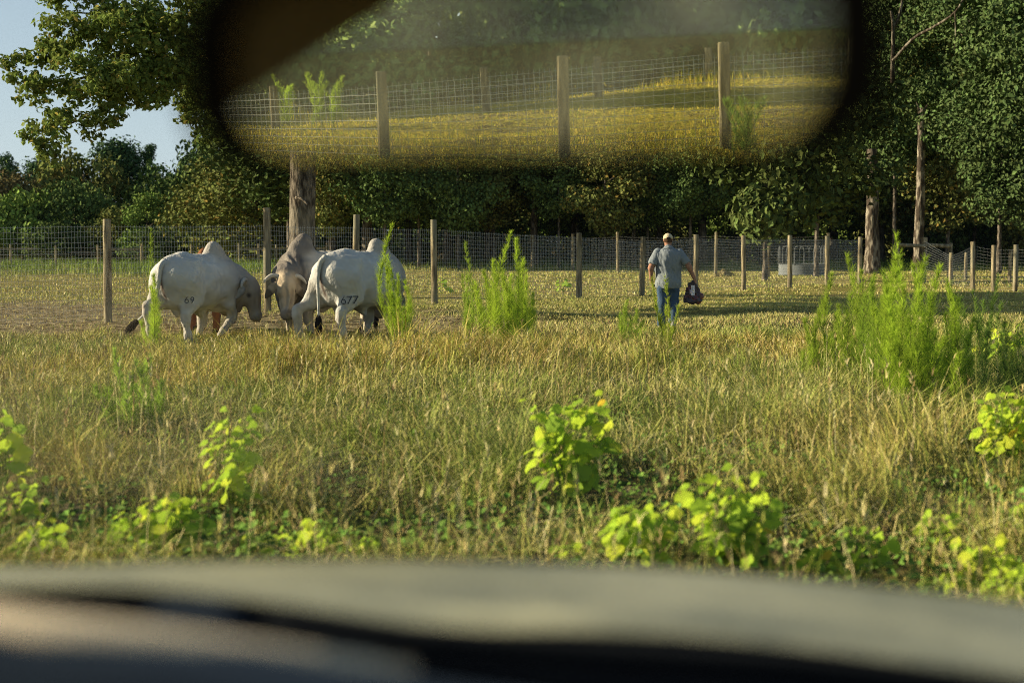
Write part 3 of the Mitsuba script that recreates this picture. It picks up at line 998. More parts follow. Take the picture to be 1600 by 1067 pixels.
def bull(label, pos, heading, coat, poll, muzzle, feet, ear_dir=None, brand=None, hump_lean=0.0, face_up=None, tail=None, folds=0.0, scale=1.0, hump=(.42, 1.50, .20, .36, 1.62, .13), horn=True, sheath=True):
    """pos: ground point under the middle of the trunk; local axes x forward, y left, z up"""
    k = thing('bull', label, 'bull')
    R = rotz(heading)
    z0 = float(gh(*pos))
    w = lambda m: trimesh.Trimesh(m.vertices @ R.T * scale + [pos[0], pos[1], z0], m.faces, process=False)
    poll, muzzle = np.array(poll, float), np.array(muzzle, float)
    B = Blob(.09)
    B.ell([-.05, 0, 1.0], [.86, .42, .44])
    B.ell([.50, 0, 1.0], [.46, .36, .50])
    B.ell([-.60, 0, 1.12], [.43, .40, .40])
    B.ell([-.62, 0, .93], [.33, .37, .34])
    B.cap([-.84, 0, 1.36], [-.45, 0, 1.40], .11, .15)
    B.cap([-.5, 0, 1.38], [.40, 0, 1.36], .14, .16)
    for s in (-1, 1):
        B.cap([-.42, s * .24, 1.34], [-.8, s * .16, 1.22], .10, .09, k=.12)     # hooks and pins
        B.ell([.44, s * .25, .98], [.22, .13, .36], k=.1)                        # shoulder blade
    hx, hz, hr, hx2, hz2, hr2 = hump
    B.cap([hx + .02, 0, hz - .16], [hx, 0, hz], hr + .06, hr, k=.10, flat=(np.array([0, 1.0, 0]), 1.25))
    B.cap([hx, 0, hz], [hx2, hump_lean, hz2], hr * .92, hr2, k=.07, flat=(np.array([0, 1.0, 0]), 1.15))
    ax = nrm(muzzle - poll)
    # neck
    nb = np.array([.58, 0, 1.06])
    nm = (nb + poll) / 2 + np.array([.05, 0, .02])
    B.cap(nb, nm, .33, .235, k=.12)
    B.cap(nm, poll - ax * -.04, .235, .135, k=.08)
    B.cap([.66, 0, .76], poll + ax * .22, .22, .13, k=.12)                        # throat
    B.cap([.78, 0, .52], (np.array([.7, 0, .62]) + poll + ax * .3) / 2 + [0, 0, -.12], .10, .07, k=.14)   # dewlap
    # head: broad forehead to square muzzle
    fu = nrm(np.array(face_up if face_up is not None else [1, 0, .3], float))
    fu = nrm(fu - ax * (fu @ ax))
    sd = np.cross(ax, fu)
    L = np.linalg.norm(muzzle - poll)
    Rh = np.stack([ax, sd, fu], 1)
    B.ell(poll + ax * .12, [.19, .155, .15], k=.06, rot=Rh)
    B.ell(poll + ax * .22 + fu * .045, [.17, .125, .11], k=.06, rot=Rh)
    B.cap(poll + ax * .15, muzzle - ax * .10, .145, .105, k=.06)
    B.cap(poll + ax * .22 - fu * .11, muzzle - ax * .12 - fu * .05, .095, .062, k=.06)   # jaw
    B.ell(muzzle - ax * .05, [.095, .112, .10], k=.05, rot=Rh)
    for s in (-1, 1):
        B.ell(poll + ax * .20 + sd * s * .115 + fu * .03, [.05, .035, .035], k=.03, rot=Rh)   # brow
        B.ell(muzzle - ax * .015 + sd * s * .045 + fu * .03, [.03, .03, .028], k=.03)
    # legs: feet = dict fl fr hl hr -> (x, y, z) of the fetlock, optional knee / hock offset
    for nme, (sx, sy) in {'fl': (.46, .24), 'fr': (.46, -.24)}.items():
        f, kn = feet[nme]
        f = np.array(f, float)
        e = np.array([sx - .02, sy * 1.05, .70])
        kn = (e + f) / 2 + np.array(kn, float) + [0, 0, -.03]
        B.chain([(np.array([sx + .02, sy, .98]), .19), (e, .145), (kn + [0, 0, .06], .082), (kn - [0, 0, .04], .076), (f + nrm(kn - f) * .10, .052), (f, .060)], k=.05)
    for nme, sy in {'hl': .22, 'hr': -.22}.items():
        f, hk = feet[nme]
        f = np.array(f, float)
        st = np.array([-.50, sy * 1.18, .80])
        hck = f + np.array([-.05, 0, .40]) + np.array(hk, float)
        B.chain([(np.array([-.66, sy, 1.08]), .25), (st, .20), ((st + hck) / 2 + [-.02, 0, .02], .135), (hck + [0.02, 0, .05], .078), (hck - [-.01, 0, .06], .070), (f + nrm(hck - f) * .1, .054), (f, .062)], k=.06)
        B.cap(np.array([-.84, sy * .75, 1.15]), (st + hck) / 2 + [-.06, 0, .1], .15, .11, k=.1)    # thigh
    if sheath:
        B.cap([-.10, 0, .60], [.05, 0, .46], .09, .05, k=.1)
        B.ell([-.58, .02, .60], [.09, .085, .15], k=.05)
    body = B.mesh(.021, 5)
    V = np.array(body.vertices)
    n_ = body.vertex_normals
    # hide: soft muscle and skin folds on neck and chest
    amp = .016 * (meshkit.fbm(V * 6, 3, 2) - .5) + .035 * (meshkit.fbm(V * 2.9, 2, 5) - .5)
    amp += .014 * (meshkit.fbm(V * np.array([3, 3, 9.0]) + 4, 2, 6) - .5) * np.clip((V[:, 2] - .6) / .2, 0, 1)
    nk = np.clip((V[:, 0] - .45) / .25, 0, 1) * np.clip((V[:, 2] - .45) / .2, 0, 1) * np.clip(1.6 - V[:, 2], 0, .4) / .4
    dist_head = np.linalg.norm(V - poll, axis=1)
    nk = nk * np.clip((dist_head - .22) / .2, 0, 1)
    ph = V[:, 0] * 62 + V[:, 2] * 10 + meshkit.fbm(V * 4, 2, 9) * 7
    amp += folds * nk * .026 * (np.sin(ph) - .2)
    hol = lambda c, r, d: -d * np.exp(-((V[:, 0] - c[0]) ** 2 + (V[:, 2] - c[1]) ** 2) / r ** 2) * np.clip(np.abs(V[:, 1]) / .2 - .6, 0, 1)
    amp += hol((-.30, 1.22), .12, .06) + hol((.20, 1.0), .13, .045) + hol((-.36, .76), .12, .05) + hol((-.82, .76), .10, .025) - hol((-.48, 1.30), .07, .03) + hol((.30, .70), .09, .04) - hol((.46, 1.05), .10, .025) - hol((-.70, .98), .14, .02)
    ribs = np.clip(1 - np.abs(V[:, 0] + .05) / .45, 0, 1) * np.clip((V[:, 2] - .8) / .2, 0, 1)
    amp += .006 * ribs * np.sin(V[:, 0] * 42)
    V = V + n_ * amp[:, None]
    body = trimesh.Trimesh(V, body.faces, process=False)
    cc = COAT[coat]
    mixc = lambda c, to, t: c * (1 - t[:, None]) + np.array(to) * t[:, None]
    nz = meshkit.fbm(V * 5, 3, 1)
    col = np.tile(np.array(cc['body']), (len(V), 1))
    d = np.clip((V[:, 0] - .15) / .45, 0, 1) * (.85 if coat == 'grey' else .55)
    col = mixc(col, cc['dark'], np.clip(d + (nz - .5) * .7, 0, 1) * d * 1.3 if coat == 'grey' else np.clip(d * (nz + .35), 0, 1))
    hp = np.clip((V[:, 2] - 1.42) / .15, 0, 1) * np.clip(1 - np.abs(V[:, 0] - hx) / .42, 0, 1) ** .5
    col = mixc(col, cc['dark'], hp * (.95 if coat == 'grey' else .5))
    hd = np.clip((.42 - np.linalg.norm(V - (poll + ax * .25), axis=1)) / .12, 0, 1)
    col = mixc(col, cc['face'], hd * .9)
    mz = np.clip((.18 - np.linalg.norm(V - muzzle - ax * .03 - fu * .02, axis=1)) / .05, 0, 1)
    col = mixc(col, (.045, .036, .034), mz * .95)
    for s in (-1, 1):
        ey = np.clip((.068 - np.linalg.norm(V - (poll + ax * .235 + sd * s * .125 + fu * .01), axis=1)) / .03, 0, 1)
        col = mixc(col, (.045, .035, .03), ey * .95)
    lg = np.clip((.60 - V[:, 2]) / .2, 0, 1)
    col = mixc(col, cc['leg'], lg * .6)
    dirt = np.clip((meshkit.fbm(V * np.array([4, 4, 2.2]) + 9, 3, 12) - .50) * 4, 0, 1) * np.clip((1.15 - V[:, 2]) / .5, .15, 1)
    col = mixc(col, (.22, .165, .11), dirt * .7)
    kneed = np.clip((nz - .52) * 6, 0, 1) * np.clip(1 - np.abs(V[:, 2] - .40) / .12, 0, 1)
    col = mixc(col, np.array(cc['dark']) * .7, kneed * .55)
    hf = np.clip((.085 - V[:, 2]) / .02, 0, 1)
    col = mixc(col, (.07, .055, .045), hf)
    crease = np.clip(1 - np.abs(V[:, 1]) / .05, 0, 1) * np.clip((-.80 - V[:, 0]) / .08, 0, 1) * np.clip(1.25 - V[:, 2], 0, .2) / .2 * np.clip((V[:, 2] - .7) / .1, 0, 1)
    col = mixc(col, (.16, .11, .09), crease)
    col *= (1 + .22 * (meshkit.fbm(V * 14, 2, 4) - .5) + .55 * (meshkit.fbm(V * 3.1, 3, 8) - .5))[:, None]
    put(key('body', k), w(body), 'coat_mat', smooth=True, color=np.clip(col, .01, .9))

    # hooves
    for nme in feet:
        f = np.array(feet[nme][0], float)
        hm = trimesh.creation.icosphere(3, 1.0)
        v = hm.vertices.copy()
        v[:, 2] = np.where(v[:, 2] < -.5, -.5, v[:, 2])
        v = v * [.088, .072, .085] * (1 + .12 * np.clip(v[:, :1], 0, 1)) + f + [.03, 0, -.045]
        v[:, 1] += np.sign(v[:, 1] - f[1]) * .004
        hm = trimesh.Trimesh(v, hm.faces, process=False)
        part('hoof', w(hm), 'horn_mat', k, smooth=True, color=np.tile([.06, .05, .042], (len(v), 1)))
    # ears: long drooping leaves
    for s in (-1, 1):
        b0 = poll + ax * .08 + sd * s * .135 - fu * .02
        e1, e2, e3 = ear_dir or (.75, .75, .12)
        dr_ = nrm(sd * s * e1 + np.array([0, 0, -1]) * e2 - fu * e3)
        wd = nrm(np.cross(dr_, fu))
        t = np.linspace(0, 1, 9)
        prof = .075 * np.sin(np.pi * np.clip(t * .93 + .07, 0, 1)) ** .7
        ctr = b0 + dr_ * (t * .30)[:, None] + np.array([0, 0, -1]) * (t ** 2 * .05)[:, None]
        rows = []
        for j, u in enumerate(np.linspace(-1, 1, 7)):
            rows.append(ctr + wd * (prof * u)[:, None] - fu * (prof * (u * u - 1) * .35)[:, None])
        grid = np.stack(rows, 1)
        top, bot = grid, grid - fu * .014
        idx = lambda i, j, o: o * 63 + i * 7 + j
        V2 = np.concatenate([top.reshape(-1, 3), bot.reshape(-1, 3)])
        fs = []
        for i in range(8):
            for j in range(6):
                fs += [[idx(i, j, 0), idx(i, j + 1, 0), idx(i + 1, j + 1, 0), idx(i + 1, j, 0)], [idx(i, j, 1), idx(i + 1, j, 1), idx(i + 1, j + 1, 1), idx(i, j + 1, 1)]]
        for i in range(8):
            fs += [[idx(i, 0, 0), idx(i + 1, 0, 0), idx(i + 1, 0, 1), idx(i, 0, 1)], [idx(i, 6, 0), idx(i, 6, 1), idx(i + 1, 6, 1), idx(i + 1, 6, 0)]]
        fs = np.array(fs)
        em = trimesh.Trimesh(V2, np.concatenate([fs[:, [0, 1, 2]], fs[:, [0, 2, 3]]]), process=False)
        ec = np.tile(np.array(cc['body' if coat != 'grey' else 'face']) * .8, (len(V2), 1))
        ec[np.repeat(t > .55, 7).tolist() * 2] *= .35 if coat == 'grey' else .8
        part('ear', w(em), 'coat_mat', k, smooth=True, color=ec)
        eye = trimesh.creation.icosphere(2, .021).apply_translation(poll + ax * .235 + sd * s * .128 + fu * .012)
        part('eye', w(eye), 'horn_mat', k, smooth=True, color=np.tile([.012, .009, .008], (len(eye.vertices), 1)))
        if horn:
            h0 = poll + sd * s * .10 - ax * .02
            hp_ = [h0, h0 + sd * s * .12 - ax * .02 + fu * .01, h0 + sd * s * .22 + ax * .04 - fu * .01, h0 + sd * s * .27 + ax * .11 - fu * .02]
            hm = tube(spline(hp_, 12), np.interp(np.linspace(0, 1, 12), [0, .5, 1], [.042, .036, .012]), 10)
            hc = np.tile([.45, .42, .36], (len(hm.vertices), 1))
            part('horn', w(hm), 'horn_mat', k, smooth=True, color=hc)
    # tail
    tl = spline(tail, 22)
    rad = np.interp(np.linspace(0, 1, 22), [0, .12, .5, 1], [.07, .050, .032, .02])
    tm = tube(tl, rad, 10)
    tc = np.tile(np.array(cc['body']) * .93, (len(tm.vertices), 1))
    tk = part('tail', w(tm), 'coat_mat', k, smooth=True, color=tc)
    e, de = tl[-1], nrm(tl[-1] - tl[-4])
    ps = []
    N = 420
    u = rng.uniform(0, 1, N)
    o = nrm(rng.normal(0, 1, (N, 3))) * (.018 + .035 * np.sin(np.pi * u))[:, None]
    b = e + de * (u * .22 - .03)[:, None] + o
    L = rng.uniform(.10, .2, N)
    sidev = nrm(np.cross(np.tile(de, (N, 1)), rng.normal(0, 1, (N, 3)))) * .006
    tip = b + de * L[:, None] + o * .3 + np.array([0, 0, -.03])
    Vt = np.stack([b - sidev, b + sidev, tip], 1).reshape(-1, 3)
    sm = trimesh.Trimesh(Vt, np.arange(3 * N).reshape(-1, 3), process=False)
    swc = (.02, .017, .015) if coat != 'brown' else (.05, .02, .01)
    part('switch', w(sm), 'hair_mat', tk, color=np.tile(swc, (3 * N, 1)), label='black tail tuft', kind='stuff')
    core = tube(np.array([e, e + de * .12, e + de * .25]), [.03, .045, .01], 8)
    part('switch', w(core), 'hair_mat', tk, smooth=True, color=np.tile(swc, (len(core.vertices), 1)))
    if brand:
        text, org, xdir, zdir, hgt = brand
        xdir, zdir = nrm(np.array(xdir, float)), nrm(np.array(zdir, float))
        nd = np.cross(xdir, zdir)
        at0 = np.array(org, float)
        x0 = 0
        for ch in text:
            g = meshkit.text_mesh(ch, hgt, .004)
            g = trimesh.remesh.subdivide_to_size(np.array(g.vertices), np.array(g.faces), hgt / 4)
            gv, gf = g
            vv = at0 + xdir * (gv[:, :1] + x0) + zdir * gv[:, 1:2] + nd * .45
            for _ in range(24):
                vv = vv - nd * (B.f(vv) * .8)[:, None]
            vv = vv + nd * (.005 + gv[:, 2:3])
            part('brand_digit', w(trimesh.Trimesh(vv, gf, process=False)), 'hair_mat', k, color=np.tile([.06, .065, .075], (len(vv), 1)), label=f'dark branded figure {ch}')
            x0 += hgt * (.95 if text == '69' else .72)
    return B, R, pos


# left bull, walking away to the right with its head lowered
aA = math.radians(66)
cA = np.array([-5.72 + .95 * math.cos(aA), 23.4 + .95 * math.sin(aA)])
bull('white humped bull at the left with lowered head and brand 69 on its hip', cA, aA, 'white',
     poll=[.88, -.40, 1.03], muzzle=[.92, -.54, .36], face_up=[.25, -.97, .2], ear_dir=(1.0, .55, .45),
     feet={'fl': ((.30, .26, .09), (.05, 0, .02)), 'fr': ((.28, -.22, .13), (.22, -.02, .05)), 'hl': ((-1.0, .24, .18), (-.06, 0, .05)), 'hr': ((-.68, -.27, .09), (-.03, 0, 0))},
     brand=('69', (-.87, -.34, .72), (.75, -.66, 0), (0, 0, 1), .10),
     tail=[[-.90, 0, 1.40], [-1.02, .02, 1.30], [-1.07, .03, 1.0], [-1.08, .10, .75], [-1.06, .30, .55], [-1.05, .48, .42]], folds=.5, hump_lean=-.03)
aB = math.radians(55)
cB = np.array([-3.09 + .95 * math.cos(aB), 23.4 + .95 * math.sin(aB)])
bull('white bull showing its rump with hanging tail and brand 677 on the thigh', cB, aB, 'white',
     poll=[1.0, .26, .92], muzzle=[1.03, .48, .36], face_up=[.6, .8, .25],
     feet={'fl': ((.40, .26, .09), (.05, 0, 0)), 'fr': ((.50, -.26, .09), (.04, 0, 0)), 'hl': ((-1.12, .40, .09), (-.02, .0, .03)), 'hr': ((-.82, -.30, .09), (-.03, 0, 0))},
     brand=('677', (-.90, -.30, .66), (.60, -.80, 0), (0, 0, 1), .13),
     tail=[[-.90, 0, 1.42], [-1.03, .02, 1.32], [-1.07, .03, 1.05], [-1.07, .02, .75], [-1.08, .01, .45]], folds=.3)
aC = math.radians(217)
cC = np.array([-3.33, 25.2])
bull('grey bull facing left with tall dark hump and lowered horned face', cC, aC, 'grey',
     poll=[.98, .40, 1.06], muzzle=[1.08, .66, .40], face_up=[.25, .9, .3],
     feet={'fl': ((.42, .30, .09), (.05, 0, 0)), 'fr': ((.56, -.26, .09), (.05, 0, 0)), 'hl': ((-.70, .28, .09), (0, 0, 0)), 'hr': ((-.95, -.26, .09), (0, 0, 0))},
     tail=[[-.90, 0, 1.42], [-1.03, -.02, 1.3], [-1.07, 0, 1.0], [-1.06, 0, .6], [-1.06, 0, .45]], folds=1.3, hump=(.45, 1.50, .23, .40, 1.68, .16), hump_lean=.0)
aD = math.radians(100)
bull('reddish brown bull mostly hidden behind the left white bull', np.array([-5.76, 26.6]), aD, 'brown',
     poll=[1.15, .2, .95], muzzle=[1.3, .3, .4], feet={'fl': ((.46, .25, .09), (.05, 0, 0)), 'fr': ((.46, -.25, .09), (.05, 0, 0)), 'hl': ((-.72, .26, .09), (0, 0, 0)), 'hr': ((-.80, -.26, .09), (0, 0, 0))},
     tail=[[-.90, 0, 1.42], [-1.03, 0, 1.3], [-1.07, 0, 1.0], [-1.06, 0, .6], [-1.06, 0, .4]], scale=.895)


# ---------------------------------------------------------------- the walking man, seen from behind
class Clip(Blob):
    def __init__(self, k, planes):
        super().__init__(k)
        self.planes = planes

    def f(self, q):
        d = super().f(q)
        for p, n in self.planes:
            d = np.maximum(d, (q - np.array(p, float)) @ nrm(np.array(n, float)))
        return d


MAN = np.array([at(1044, 26.9), 26.9, 0.0])
MAN[2] = float(gh(MAN[0], MAN[1])) + .0
man = thing('person', 'man walking away in grey short sleeved shirt, blue jeans and tan cap', 'person')
mv = lambda m: trimesh.Trimesh(np.array(m.vertices) + MAN, m.faces, process=False)
J = dict(ls=(-.215, 0, 1.455), le=(-.335, -.05, 1.17), lw=(-.315, .05, .93), rs=(.215, 0, 1.455), re=(.385, -.03, 1.19), rw=(.495, .03, .965))
J = {a: np.array(b, float) for a, b in J.items()}
S = Blob(.035)
S.cap([-.15, 0, 1.40], [.15, 0, 1.40], .10, k=.08).ell([0, .03, 1.15], [.20, .15, .30]).ell([0, .0, .93], [.19, .14, .16])
S.cap([0, .005, 1.45], [-.005, .045, 1.60], .068, .062)
S.ell([-.005, .065, 1.70], [.078, .098, .118], k=.03)
S.ell([-.005, .150, 1.675], [.045, .03, .06], k=.03).cap([-.005, .165, 1.70], [-.005, .185, 1.67], .012, .016, k=.02)   # face and nose
for s in (-1, 1):
    S.ell([-.005 + s * .082, .06, 1.69], [.012, .022, .034], k=.01)
S.chain([(J['ls'], .072), (J['le'], .050), (J['lw'], .033)])
S.chain([(J['rs'], .072), (J['re'], .050), (J['rw'], .033)])
for hip, kn, an in ((-.095, (-.105, .03, .50), (-.125, .02, .10)), (.095, (.115, .07, .51), (.085, -.09, .15))):
    S.chain([(np.array([hip, 0, .92]), .105), (np.array(kn, float), .062), (np.array(an, float), .045)])
skin = S.mesh(.0125, 3)


def hand(wr, d, side, curl, back):
    """palm with four curled fingers and a thumb"""
    H = Blob(.008)
    d = nrm(np.array(d, float))
    b = nrm(np.array(back, float) - d * (np.array(back, float) @ d))
    x = np.cross(d, b) * side
    H.cap(wr - d * .02, wr + d * .03, .030, .028)
    for i, (o, L) in enumerate(((-.030, .068), (-.010, .078), (.010, .073), (.029, .058))):
        r0 = wr + d * .082 + x * o
        H.cap(wr + d * .015 + x * o * .6, r0, .017, .0125)
        c1 = nrm(d * math.cos(curl) - b * math.sin(curl))
        c2 = nrm(d * math.cos(curl * 2) - b * math.sin(curl * 2))
        p1 = r0 + c1 * L * .48
        H.chain([(r0, .0105), (p1, .0095), (p1 + c2 * L * .4, .008)], k=.004)
    t0 = wr + d * .03 - x * .03
    t1 = t0 + nrm(d * .7 - x * .6 - b * .4) * .045
    H.chain([(wr + d * .01 - x * .012, .016), (t0, .014), (t1, .011), (t1 + nrm(d * .8 - b * .5) * .032, .009)], k=.006)
    return H.mesh(.005, 2)


skin_c = lambda m: np.tile([.34, .185, .125], (len(m.vertices), 1)) * (1 + .2 * (meshkit.fbm(np.array(m.vertices) * 30, 2) - .5))[:, None]
rh = hand(J['rw'], J['rw'] - J['re'] + [0, 0, -.05], 1, 1.0, (.9, -.3, .2))
lh = hand(J['lw'], (.05, .1, -.2), -1, .5, (-1, .0, 0))
whole = cat([skin, rh, lh])
put(key('body', man), mv(whole), 'paint_vc', smooth=True, color=skin_c(whole))

sh = Clip(.07, [((0, 0, .785), (0, .06, -1))])
sh.cap([-.165, .0, 1.40], [.165, .0, 1.40], .115, k=.08).ell([0, .035, 1.16], [.245, .19, .34]).ell([0, .01, .88], [.25, .20, .26]).cap([0, .0, 1.47], [0, .02, 1.515], .105, .085)
sh.ell([0, -.06, 1.30], [.20, .12, .2])
shirt = sh.mesh(.0125, 3)
sl = Clip(.05, [(J['ls'] * .22 + J['le'] * .78, J['le'] - J['ls'])])
sl.chain([(J['ls'] + [.012, 0, -.008], .094), (J['le'], .088)])
sr = Clip(.05, [(J['rs'] * .22 + J['re'] * .78, J['re'] - J['rs'])])
sr.chain([(J['rs'] + [-.012, 0, -.008], .094), (J['re'], .088)])
matte('cloth', VC)


def cloth(m, col, amp=.012, fr=(10, 10, 5), seed=0):
    v = np.array(m.vertices)
    q = v * np.array(fr) + np.stack([v[:, 2] * 5, 0 * v[:, 0], 0 * v[:, 0]], 1)
    dsp = (meshkit.fbm(q, 3, seed) - .5) * 2 * amp
    v = v + m.vertex_normals * dsp[:, None]
    return trimesh.Trimesh(v, m.faces, process=False), np.tile(col, (len(v), 1)) * (1 + .15 * (meshkit.fbm(v * 25, 2, 3) - .5))[:, None]


SHC = (.195, .22, .235)
for nm, m in (('shirt', shirt), ('sleeve', sl.mesh(.0125, 3)), ('sleeve', sr.mesh(.0125, 3))):
    m, c = cloth(m, SHC, .028 if nm == 'shirt' else .014, (13, 13, 4.0), 4)
    part(nm, mv(m), 'cloth', man, smooth=True, color=c)
col_ = tube(np.array([[-.06, -.055, 1.53], [.0, -.085, 1.545], [.06, -.055, 1.53], [.09, .03, 1.52], [0.02, .11, 1.50], [-.09, .03, 1.52], [-.06, -.055, 1.53]]), .022, 8)
part('collar', mv(col_), 'cloth', man, smooth=True, color=np.tile(SHC, (len(col_.vertices), 1)))
jn = Clip(.05, [((0, 0, .06), (0, 0, -1))])
jn.ell([0, .0, .90], [.20, .14, .15]).ell([-.09, -.045, .82], [.11, .09, .11]).ell([.09, -.045, .82], [.11, .09, .11])
for hip, kn, an in ((-.095, (-.105, .03, .50), (-.125, .02, .10)), (.095, (.115, .07, .51), (.085, -.09, .17))):
    jn.chain([(np.array([hip, 0, .88]), .125), (np.array(kn, float), .088), (np.array(an, float), .078)])
m, c = cloth(jn.mesh(.0125, 3), (.055, .092, .155), .014, (12, 12, 7), 6)
part('jeans', mv(m), 'cloth', man, smooth=True, color=c)
for s, (ax_, ay_, az_, tilt) in enumerate(((-.13, .04, .045, 0.0), (.088, -.07, .085, .6))):
    b = Blob(.03)
    d = np.array([0, math.cos(tilt), -math.sin(tilt)])
    a0 = np.array([ax_, ay_ - .05, az_ + .02])
    b.cap(a0, a0 + d * .20, .050, .045).cap(a0 + [0, 0, .05], a0 + [0, 0, .07], .048)
    m = b.mesh(.0125, 2)
    part('shoe', mv(m), 'paint_vc', man, smooth=True, color=np.tile([.40, .38, .35], (len(m.vertices), 1)))
cp = Clip(.03, [((0, .05, 1.705), (0, -.12, -1))])
cp.ell([-.005, .062, 1.715], [.094, .112, .105])
m = cp.mesh(.01, 2)
cc_ = np.tile([.50, .42, .28], (len(m.vertices), 1))
cap_k = part('cap', mv(m), 'cloth', man, smooth=True, color=cc_)
br_ = trimesh.creation.cylinder(.085, .012, sections=24)
br_.vertices = br_.vertices * [1, 1.1, 1] + [-.005, .16, 1.715]
part('brim', mv(br_), 'cloth', cap_k, color=np.tile([.55, .45, .28], (len(br_.vertices), 1)))
gap = trimesh.creation.icosphere(3, 1.0)
gap.vertices = gap.vertices * [.042, .012, .026] + [-.005, -.044, 1.722]
part('strap_opening', mv(gap), 'paint_vc', cap_k, smooth=True, color=np.tile([.035, .025, .02], (len(gap.vertices), 1)), label='dark half round opening above the cap strap')
hr = Clip(.03, [((0, .09, 0), (0, 1, 0)), ((0, 0, 1.64), (0, 0, -1)), ((0, 0, 1.715), (0, 0, 1))])
hr.ell([-.005, .06, 1.70], [.086, .104, .12])
m = hr.mesh(.01, 2)
part('hair', mv(m), 'paint_vc', man, smooth=True, color=np.tile([.085, .05, .03], (len(m.vertices), 1)))

# the bag in his right hand: a crumpled dark sack gathered at the top
bag = thing('bag', 'crumpled dark maroon and black bag with a white patch in the hand of the man', 'bag')
bg = trimesh.creation.icosphere(5, 1.0)
v = np.array(bg.vertices)
t = (v[:, 2] + 1) / 2
wd = np.interp(t, [0, .08, .3, .6, .85, 1], [.9, 1.0, .92, .70, .40, .24])
q = np.stack([v[:, 0] / np.maximum(np.hypot(v[:, 0], v[:, 1]), 1e-3) * wd, v[:, 1] / np.maximum(np.hypot(v[:, 0], v[:, 1]), 1e-3) * wd], 1)
rho = np.minimum(1, np.hypot(v[:, 0], v[:, 1]) * 1.9)[:, None]
q = q * rho
v2 = np.column_stack([q[:, 0] * .18, q[:, 1] * .095, -.40 + t * .44 + .04 * v[:, 0] * (1 - t)])
v2 += nrm(v) * ((meshkit.fbm(v * 3.2, 3, 5) - .5) * .085 + (np.abs(meshkit.noise(v * 5 + 3, 2) - .5) - .2) * .05)[:, None]
bc = np.tile([.035, .02, .022], (len(v2), 1))
pat = meshkit.fbm(v2 * 11, 2, 7)
bc[(pat > .62)] = [.09, .02, .022]
bc[(np.abs(v2[:, 0] - .0) < .035) & (v2[:, 2] > -.24) & (v2[:, 2] < -.05) & (v2[:, 1] < .02)] = [.72, .66, .64]
bc[(np.abs(v2[:, 0] + .045) < .018) & (np.abs(v2[:, 2] + .17) < .035) & (v2[:, 1] < .02)] = [.55, .42, .40]
bs('bag_plastic', VC, 0.3, 0.5)
grip = J['rw'] + nrm(J['rw'] - J['re'] + np.array([0, 0, -.05])) * .075 + np.array([-.02, 0, -.01])
put(key('sack', bag), mv(trimesh.Trimesh(v2 + grip + [-.035, .0, .0], bg.faces, process=False)), 'bag_plastic', smooth=True, color=bc)
fl = trimesh.creation.icosphere(3, 1.0)
fl.vertices = fl.vertices * [.055, .02, .12]
fl.vertices += nrm(fl.vertices) * ((meshkit.fbm(fl.vertices * 16, 2, 1) - .5) * .05)[:, None]
fl.apply_transform(trimesh.transformations.rotation_matrix(.5, [0, 1, 0]))
put(key('flap', bag), mv(fl.apply_translation(grip + [.10, -.02, -.31])), 'bag_plastic', smooth=True, color=np.tile([.13, .04, .03], (len(fl.vertices), 1)))


# ---------------------------------------------------------------- feathery tall weeds
def feathery(label, stems, colr, leaf=(.07, .16), dens=420, w=.0040):
    """stems: list of (base xyz, tip xyz, spread)"""
    k = thing('feathery_weed', label, 'weed')
    ps, sm, sc = [], [], []
    for b, t, spread in stems:
        b, t = np.array(b, float), np.array(t, float)
        L = np.linalg.norm(t - b)
        mid = (b + t) / 2 + np.array([rng.normal(0, .05), rng.normal(0, .05), 0]) * L
        line = spline([b, mid, t], 14)
        sm.append(tube(line, np.linspace(.0065, .002, 14), 5))
        n = int(dens * L * .24)
        u = rng.uniform(.05, 1, n) ** .85
        o = np.array([np.interp(u, np.linspace(0, 1, 14), line[:, i]) for i in range(3)]).T
        a = rng.uniform(0, 6.3, n)
        out = np.stack([np.cos(a), np.sin(a), np.zeros(n)], 1)
        prof = np.sin(np.pi * np.clip(.14 + u * .86, 0, 1)) ** .7 * (1 - .35 * u)
        up_ = np.array([0, 0, 1.0])
        stick = nrm(out + up_ * rng.uniform(1.2, 3.4, (n, 1)))
        e = o + stick * (spread * 2.4 * prof * rng.uniform(.35, 1.25, n))[:, None]
        K = 9
        f = rng.uniform(.05, 1, (n, K, 1))
        p0 = o[:, None] + (e - o)[:, None] * f
        a2 = rng.uniform(0, 6.3, (n, K))
        d2 = nrm(stick[:, None] + .62 * np.stack([np.cos(a2), np.sin(a2), np.full_like(a2, .3)], -1))
        ll = rng.uniform(*leaf, (n, K, 1)) * (1.1 - .5 * u[:, None, None])
        p1 = p0 + d2 * ll
        sd_ = nrm(np.cross(d2, rng.normal(0, 1, d2.shape))) * w * .5
        V = np.stack([p0 - sd_, p0 + sd_, p1], 2).reshape(-1, 3)
        tone = np.repeat(rng.uniform(.6, 1.3, (n, 1)) * rng.uniform(.85, 1.1), K * 3, 0)
        C = np.array(colr) * tone * rng.uniform(.9, 1.1, (len(V), 1))
        ps.append((V, np.arange(len(V)).reshape(-1, 3), C))
        V3 = np.stack([o - out * 0.0014, o + out * .0014 + [0, 0, .004], e], 1).reshape(-1, 3)
        ps.append((V3, np.arange(len(V3)).reshape(-1, 3), np.tile(np.array(colr) * .8, (len(V3), 1))))
    m, c = join(ps)
    part('foliage', m, 'glow_leaf_mat', k, color=c, kind='stuff')
    for s_ in sm:
        part('stem', s_, 'paint_vc', k, smooth=True, color=np.tile([.13, .14, .045], (len(s_.vertices), 1)))
    return k


